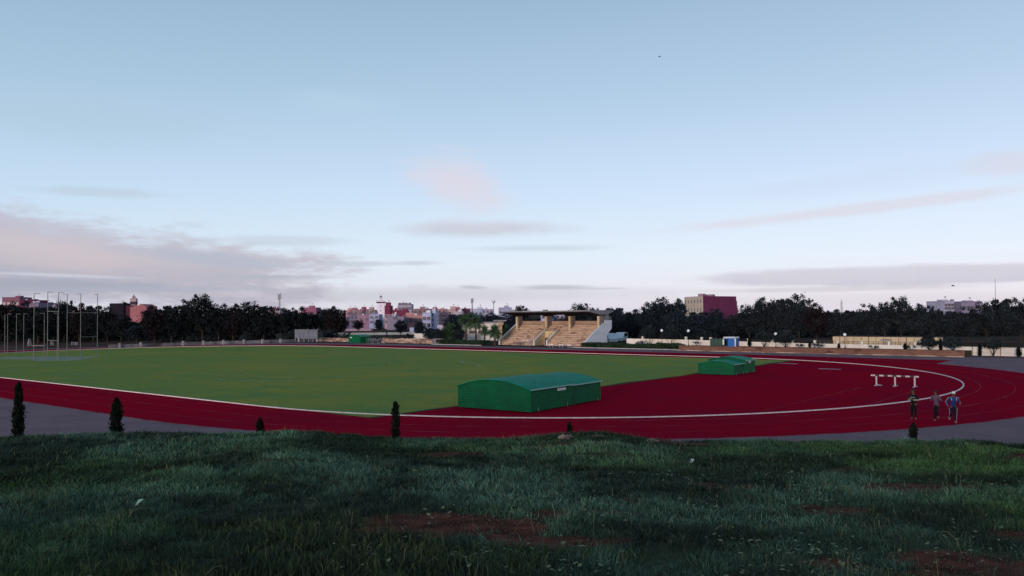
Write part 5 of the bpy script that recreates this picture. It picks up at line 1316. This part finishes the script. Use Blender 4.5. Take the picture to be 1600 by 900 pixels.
# large cream and burgundy building
A0, B0, C0 = AD(1070.5, 500, 318), AD(1099, 500, 300), AD(1151, 500, 314)
bb = thing('apartment_building', 'large apartment block with cream windowed face and blank burgundy side wall', 'building', (B0.x, B0.y, 0))
o7 = Vector((B0.x, B0.y, 0)); zt_ = AD(1099, 462.5, 300).z
D0 = A0 + (C0 - B0)
mb = MB(o7); mb.prism([(B0.x, B0.y), (C0.x, C0.y), (D0.x, D0.y), (A0.x, A0.y)], 0, zt_); mb.build('wall', hmat((.155, .034, .068), .9), bb)
fd = (A0 - B0); fd.z = 0; L = fd.length; fd.normalize(); nr = Vector((fd.y, -fd.x, 0)); nr = nr if nr.dot(CAM - B0) > 0 else -nr
M_cf = mat('cream_facade', (.52, .43, .36), (.44, .36, .30), .3, .9)
def fbox(u0, u1, z0, z1, d0, d1, nm, m, par):
    mb = MB(o7); P = [B0 + fd * u + nr * d for u, d in ((u0, d0), (u1, d0), (u1, d1), (u0, d1))]; mb.prism([(q.x, q.y) for q in P], z0, z1); return mb.build(nm, m, par)
fbox(.05, L, 0, zt_ - .05, .003, .18, 'facade', M_cf, bb)
fl = 3.1
for j in range(4):
    z = zt_ - 1.9 - j * fl
    fbox(.05, L, z - 1.5, z - 1.15, .183, .38, 'string_course', M_cf, bb)
    for i in range(6):
        u = L * (i + .55) / 6; o = fbox(u - .38, u + .38, z - .65, z + .65, .183, .23, 'window', M_win, bb); fbox(u - .48, u + .48, z - .85, z - .66, .183, .33, 'sill', M_cf, o)
mb = MB(o7); Cq = C0 - (C0 - B0) * .02; e = (C0 - B0).normalized()
mb.prism([(q.x, q.y) for q in (C0 + e * .003, C0 + e * .5, C0 + e * .5 + fd * 7, C0 + e * .003 + fd * 7)], 0, zt_ - 1.7); mb.prism([(q.x, q.y) for q in (C0 + e * .503, C0 + e * 1.0, C0 + e * 1.0 + fd * 7, C0 + e * .503 + fd * 7)], 0, zt_ - 4.2); mb.build('stepped_wing', hmat((.155, .034, .068), .9), bb)
mb = MB(o7); q = B0 + e * 6 + fd * 3; mb.box((q.x, q.y, zt_ + .35), (3.5, 2, .7)); q = B0 - e * -1.2 + fd * 3; mb.box((q.x, q.y, zt_ + .45), (2, 2, .9)); mb.build('roof_plant', hmat((.3, .2, .2)), bb)
# masts
def mast(px, top, D, label, kind, bw=.35):
    p = AD(px, 500, D); h = AD(px, top, D).z; t = thing('telecom_mast', label, 'mast', (p.x, p.y, 0), YAW)
    mb = MB(); mb.tube([(0, 0, 0), (0, 0, h)], [bw, bw * .6], 8); mb.build('shaft', M_grey, t)
    if kind == 'panel':
        for x, z, hh in ((-.45, -1.6, 2.6), (.5, -1.3, 2.4), (.1, -3.0, 1.6)):
            mb = MB(); mb.box((x, -.25, h + z + .6), (.42, .25, hh)); mb.build('antenna', M_grey, t)
    elif kind == 'bush':
        for k in range(9):
            a = k * .7; mb = MB(); mb.tube([(0, 0, h - .8), (math.cos(a) * 1.1, math.sin(a) * 1.1, h + .2 + .5 * (k % 3))], .10, 5); mb.build('antenna', M_grey, t)
    elif kind == 'lattice':
        for k in range(6): mb = MB(); mb.tube([(-.5, 0, h - 1 - k), (.5, 0, h - 1.8 - k)], .07, 4); mb.build('brace', M_grey, t)
        for x in (-.45, .45): mb = MB(); mb.tube([(x, 0, h - 7), (x, 0, h - .5)], .08, 5); mb.build('antenna', M_wash, t)
    else:
        mb = MB(); mb.tube([(0, 0, h * .97), (0, 0, h * 1.02)], bw * .3, 5); mb.build('tip', M_grey, t)
mast(437, 460, 330, 'grey telecom mast with panel antennas above the left tree row', 'panel', .4)
mast(738, 467, 420, 'twin headed grey telecom mast above the dark red town house', 'panel', .45)
mast(771.5, 472, 430, 'slim telecom mast with bushy top left of the stand', 'bush', .28)
mast(1315.5, 468, 320, 'slim white lattice telecom mast in the gap of the right tree row', 'lattice', .2)
mast(1556.5, 436, 400, 'very thin tall mast above the right hand trees', 'thin', .17)
mast(1165, 474, 330, 'short thin mast tip right of the burgundy building', 'thin', .2)
# birds
for px, py, D, lab in ((1030.5, 88.5, 90, 'tiny dark bird high in the sky right of centre'), (1489, 446.5, 70, 'tiny dark bird low in the sky above the white flats')):
    p = AD(px, py, D); t = thing('bird', lab, 'bird', p, YAW)
    mb = MB(); mb.lathe([(.005, -.14), (.035, -.06), (.04, .03), (.02, .11), (.004, .16)], n=8); mb.v = [(z, x, y) for x, y, z in mb.v]; mb.build('body', M_dk, t)
    for s_ in (-1, 1):
        mb = MB(); mb.add([(.05, 0, .01), (-.06, 0, .01), (-.05, s_ * .12, .06), (.04, s_ * .12, .06), (-.04, s_ * .26, .02), (.0, s_ * .26, .02)], [(0, 1, 2, 3), (3, 2, 4, 5)]); mb.build('wing', M_dk, t)

# ================================================================ SKY, SUN, CAMERA
SUN_AZ_DIR = (-FH * .90 - RH * .44)         # towards the sun: behind the camera, to its left
az = math.atan2(SUN_AZ_DIR.x, SUN_AZ_DIR.y); EL = math.radians(5.0)
w = bpy.data.worlds.new('World'); scene.world = w; w.use_nodes = True
t = NT(w.node_tree); 
for n_ in list(t.n): t.n.remove(n_)
out = t.new('ShaderNodeOutputWorld')
sky = t.new('ShaderNodeTexSky'); sky.sky_type = 'NISHITA'; sky.sun_disc = False
sky.sun_elevation = EL; sky.sun_rotation = az; sky.air_density = 1.0; sky.dust_density = .6; sky.ozone_density = 1.6
bgs = t.new('ShaderNodeBackground'); t.link(sky.outputs[0], bgs.inputs[0]); bgs.inputs[1].default_value = .03
tc = t.new('ShaderNodeTexCoord'); dv = tc.outputs['Generated']
def dot(v):
    n_ = t.new('ShaderNodeVectorMath', operation='DOT_PRODUCT'); t.link(dv, n_.inputs[0]); n_.inputs[1].default_value = v; return n_.outputs['Value']
AZ = t.math('ARCTAN2', dot(RH), dot(FH)); sp = t.new('ShaderNodeSeparateXYZ'); t.link(dv, sp.inputs[0])
ELV = t.math('ARCSINE', t.math('MINIMUM', t.math('MAXIMUM', sp.outputs[2], -1.), 1.))
rp_ = lambda deg: math.radians(deg) / 0.8
base = t.ramp(t.math('DIVIDE', ELV, .8, clamp=True), [(0, srgb(208, 207, 222)), (rp_(1.6), srgb(215, 218, 232)), (rp_(3.6), srgb(211, 223, 239)), (rp_(8.5), srgb(193, 212, 234)), (rp_(14.5), srgb(169, 193, 216)), (rp_(21), srgb(148, 175, 198)), (1, srgb(124, 157, 185))])
# slightly greener and dimmer to the left, more lavender to the right
lr = t.map(AZ, -.62, .62, 0, 1)
base = t.mix(1.0, base, t.mix(lr, (.875, .92, .935), (1.03, .98, 1.01)), 'MULTIPLY')
def azel(px, py):
    d = ray(px, py).normalized(); return math.atan2(d.dot(RH), d.dot(FH)), math.asin(d.z)
cv = t.new('ShaderNodeCombineXYZ'); t.link(AZ, cv.inputs[0]); t.link(t.math('MULTIPLY', ELV, 4.0), cv.inputs[1])
n1 = t.noise(cv.outputs[0], 5.0, 7, .62); n2 = t.noise(cv.outputs[0], 16.0, 6, .65)
nn = t.math('SUBTRACT', t.math('ADD', t.math('MULTIPLY', n1, .65), t.math('MULTIPLY', n2, .35)), .5)
cur = base
def cloud(px, py, rx, ry, colr, amt, ragged=1.6, slope=0., soft=.8, col2=None):
    global cur
    a, e = azel(px, py); sx, sy = rx / F, ry / F
    dx = t.math('DIVIDE', t.math('SUBTRACT', AZ, a), sx)
    dy = t.math('DIVIDE', t.math('SUBTRACT', t.math('SUBTRACT', ELV, e), t.math('MULTIPLY', t.math('SUBTRACT', AZ, a), slope)), sy)
    rr_ = t.math('SQRT', t.math('ADD', t.math('MULTIPLY', dx, dx), t.math('MULTIPLY', dy, dy)))
    rr_ = t.math('ADD', rr_, t.math('MULTIPLY', nn, ragged))
    m = t.map(rr_, 1.0, 1.0 - soft, 0, amt, True)
    c = colr if col2 is None else t.mix(t.map(dy, -.7, .7, 0, 1), colr, col2)
    if col2 is not None: c = t.mix(t.map(n2, .4, .62, 0, .7), c, col2)
    cur = t.mix(m, cur, c)
GREYC, MAUVE, PINK = srgb(160, 165, 185), srgb(176, 172, 190), srgb(208, 190, 192)
cloud(450, 462, 800, 20, srgb(180, 185, 204), .8, 1.0)
cloud(1380, 466, 420, 12, srgb(200, 198, 212), .5, 1.2)
cloud(10, 396, 570, 76, srgb(152, 157, 184), .98, 2.2, slope=-.11, soft=.4, col2=srgb(177, 171, 189))
cloud(150, 412, 400, 36, srgb(150, 156, 182), .75, 2.4, slope=-.05, col2=srgb(176, 167, 184))
cloud(40, 352, 250, 20, srgb(178, 174, 193), .85, 2.2, slope=-.16)
cloud(60, 385, 260, 34, srgb(200, 182, 190), .5, 2.4, slope=-.1)
cloud(330, 405, 200, 16, srgb(160, 166, 190), .8, 1.8, slope=-.1)
cloud(90, 430, 130, 3.5, srgb(200, 207, 224), .45, 1.2, slope=-.03)
cloud(70, 446, 230, 12, srgb(140, 148, 174), .85, 1.6, slope=-.02)
cloud(250, 452, 280, 7, srgb(152, 160, 184), .7, 1.4)
cloud(420, 433, 150, 5.5, srgb(156, 163, 184), .8, 1.2)
cloud(560, 412, 90, 6, srgb(172, 178, 196), .65, 1.2); cloud(650, 411, 55, 6, srgb(170, 176, 194), .6, 1.2)
cloud(430, 376, 150, 12, srgb(178, 186, 204), .6, 1.9)
cloud(750, 358, 175, 18, srgb(176, 182, 203), .85, 1.4, col2=srgb(190, 184, 200))
cloud(715, 282, 105, 66, srgb(206, 199, 213), .9, 2.6, slope=-.25, soft=.95)
cloud(840, 388, 150, 8, srgb(176, 188, 208), .6, 1.6)
cloud(868, 449, 80, 6, srgb(160, 168, 188), .8, 1.1, slope=-.01); cloud(737, 449, 30, 4.5, srgb(166, 172, 190), .8, 1.0, slope=-.05)
cloud(940, 451, 60, 2.5, srgb(172, 178, 196), .6, .8)
cloud(1420, 430, 380, 18, srgb(178, 180, 204), .92, 1.3, soft=.45, col2=srgb(188, 187, 208))
cloud(1290, 452, 260, 6, srgb(186, 184, 200), .7, 1.3)
cloud(1330, 328, 380, 13, srgb(203, 198, 213), .8, 1.7, slope=.07)
cloud(1590, 255, 80, 24, srgb(204, 194, 206), .6, 2.0)
cloud(1300, 285, 300, 26, srgb(190, 200, 222), .4, 2.4, slope=.05)
cloud(170, 190, 240, 50, srgb(166, 186, 204), .45, 2.6); cloud(540, 160, 130, 26, srgb(172, 196, 216), .5, 2.4); cloud(150, 300, 120, 10, srgb(172, 184, 200), .5, 1.8)
bgc = t.new('ShaderNodeBackground'); t.link(cur, bgc.inputs[0]); bgc.inputs[1].default_value = 1.0
ad = t.new('ShaderNodeAddShader'); t.link(bgs.outputs[0], ad.inputs[0]); t.link(bgc.outputs[0], ad.inputs[1]); t.link(ad.outputs[0], out.inputs[0])

sd = bpy.data.lights.new('Sun', 'SUN'); sd.energy = 2.5; sd.angle = math.radians(14); sd.color = (1.0, .84, .74)
so = bpy.data.objects.new('Sun', sd); col.objects.link(so)
dirv = -(SUN_AZ_DIR.normalized() * math.cos(EL) + UPV * math.sin(EL)); so.rotation_euler = dirv.to_track_quat('-Z', 'Y').to_euler()

cd = bpy.data.cameras.new('Camera'); co = bpy.data.objects.new('Camera', cd); col.objects.link(co)
cd.sensor_width = 36; cd.lens = F / 1600 * 36; cd.clip_start = .1; cd.clip_end = 6000
xr = RH * CR + UPC * SR; yu = -RH * SR + UPC * CR
M = Matrix((xr, yu, -FWD)).transposed().to_4x4(); M.translation = CAM; co.matrix_world = M
scene.camera = co
scene.render.engine = 'CYCLES'; scene.cycles.max_bounces = 5; scene.cycles.diffuse_bounces = 3
vs_ = scene.view_settings; vs_.view_transform = 'Standard'; vs_.look = 'None'; vs_.exposure = .08; vs_.gamma = 1; vs_.use_curve_mapping = False
scene.render.resolution_x, scene.render.resolution_y = 1024, 576
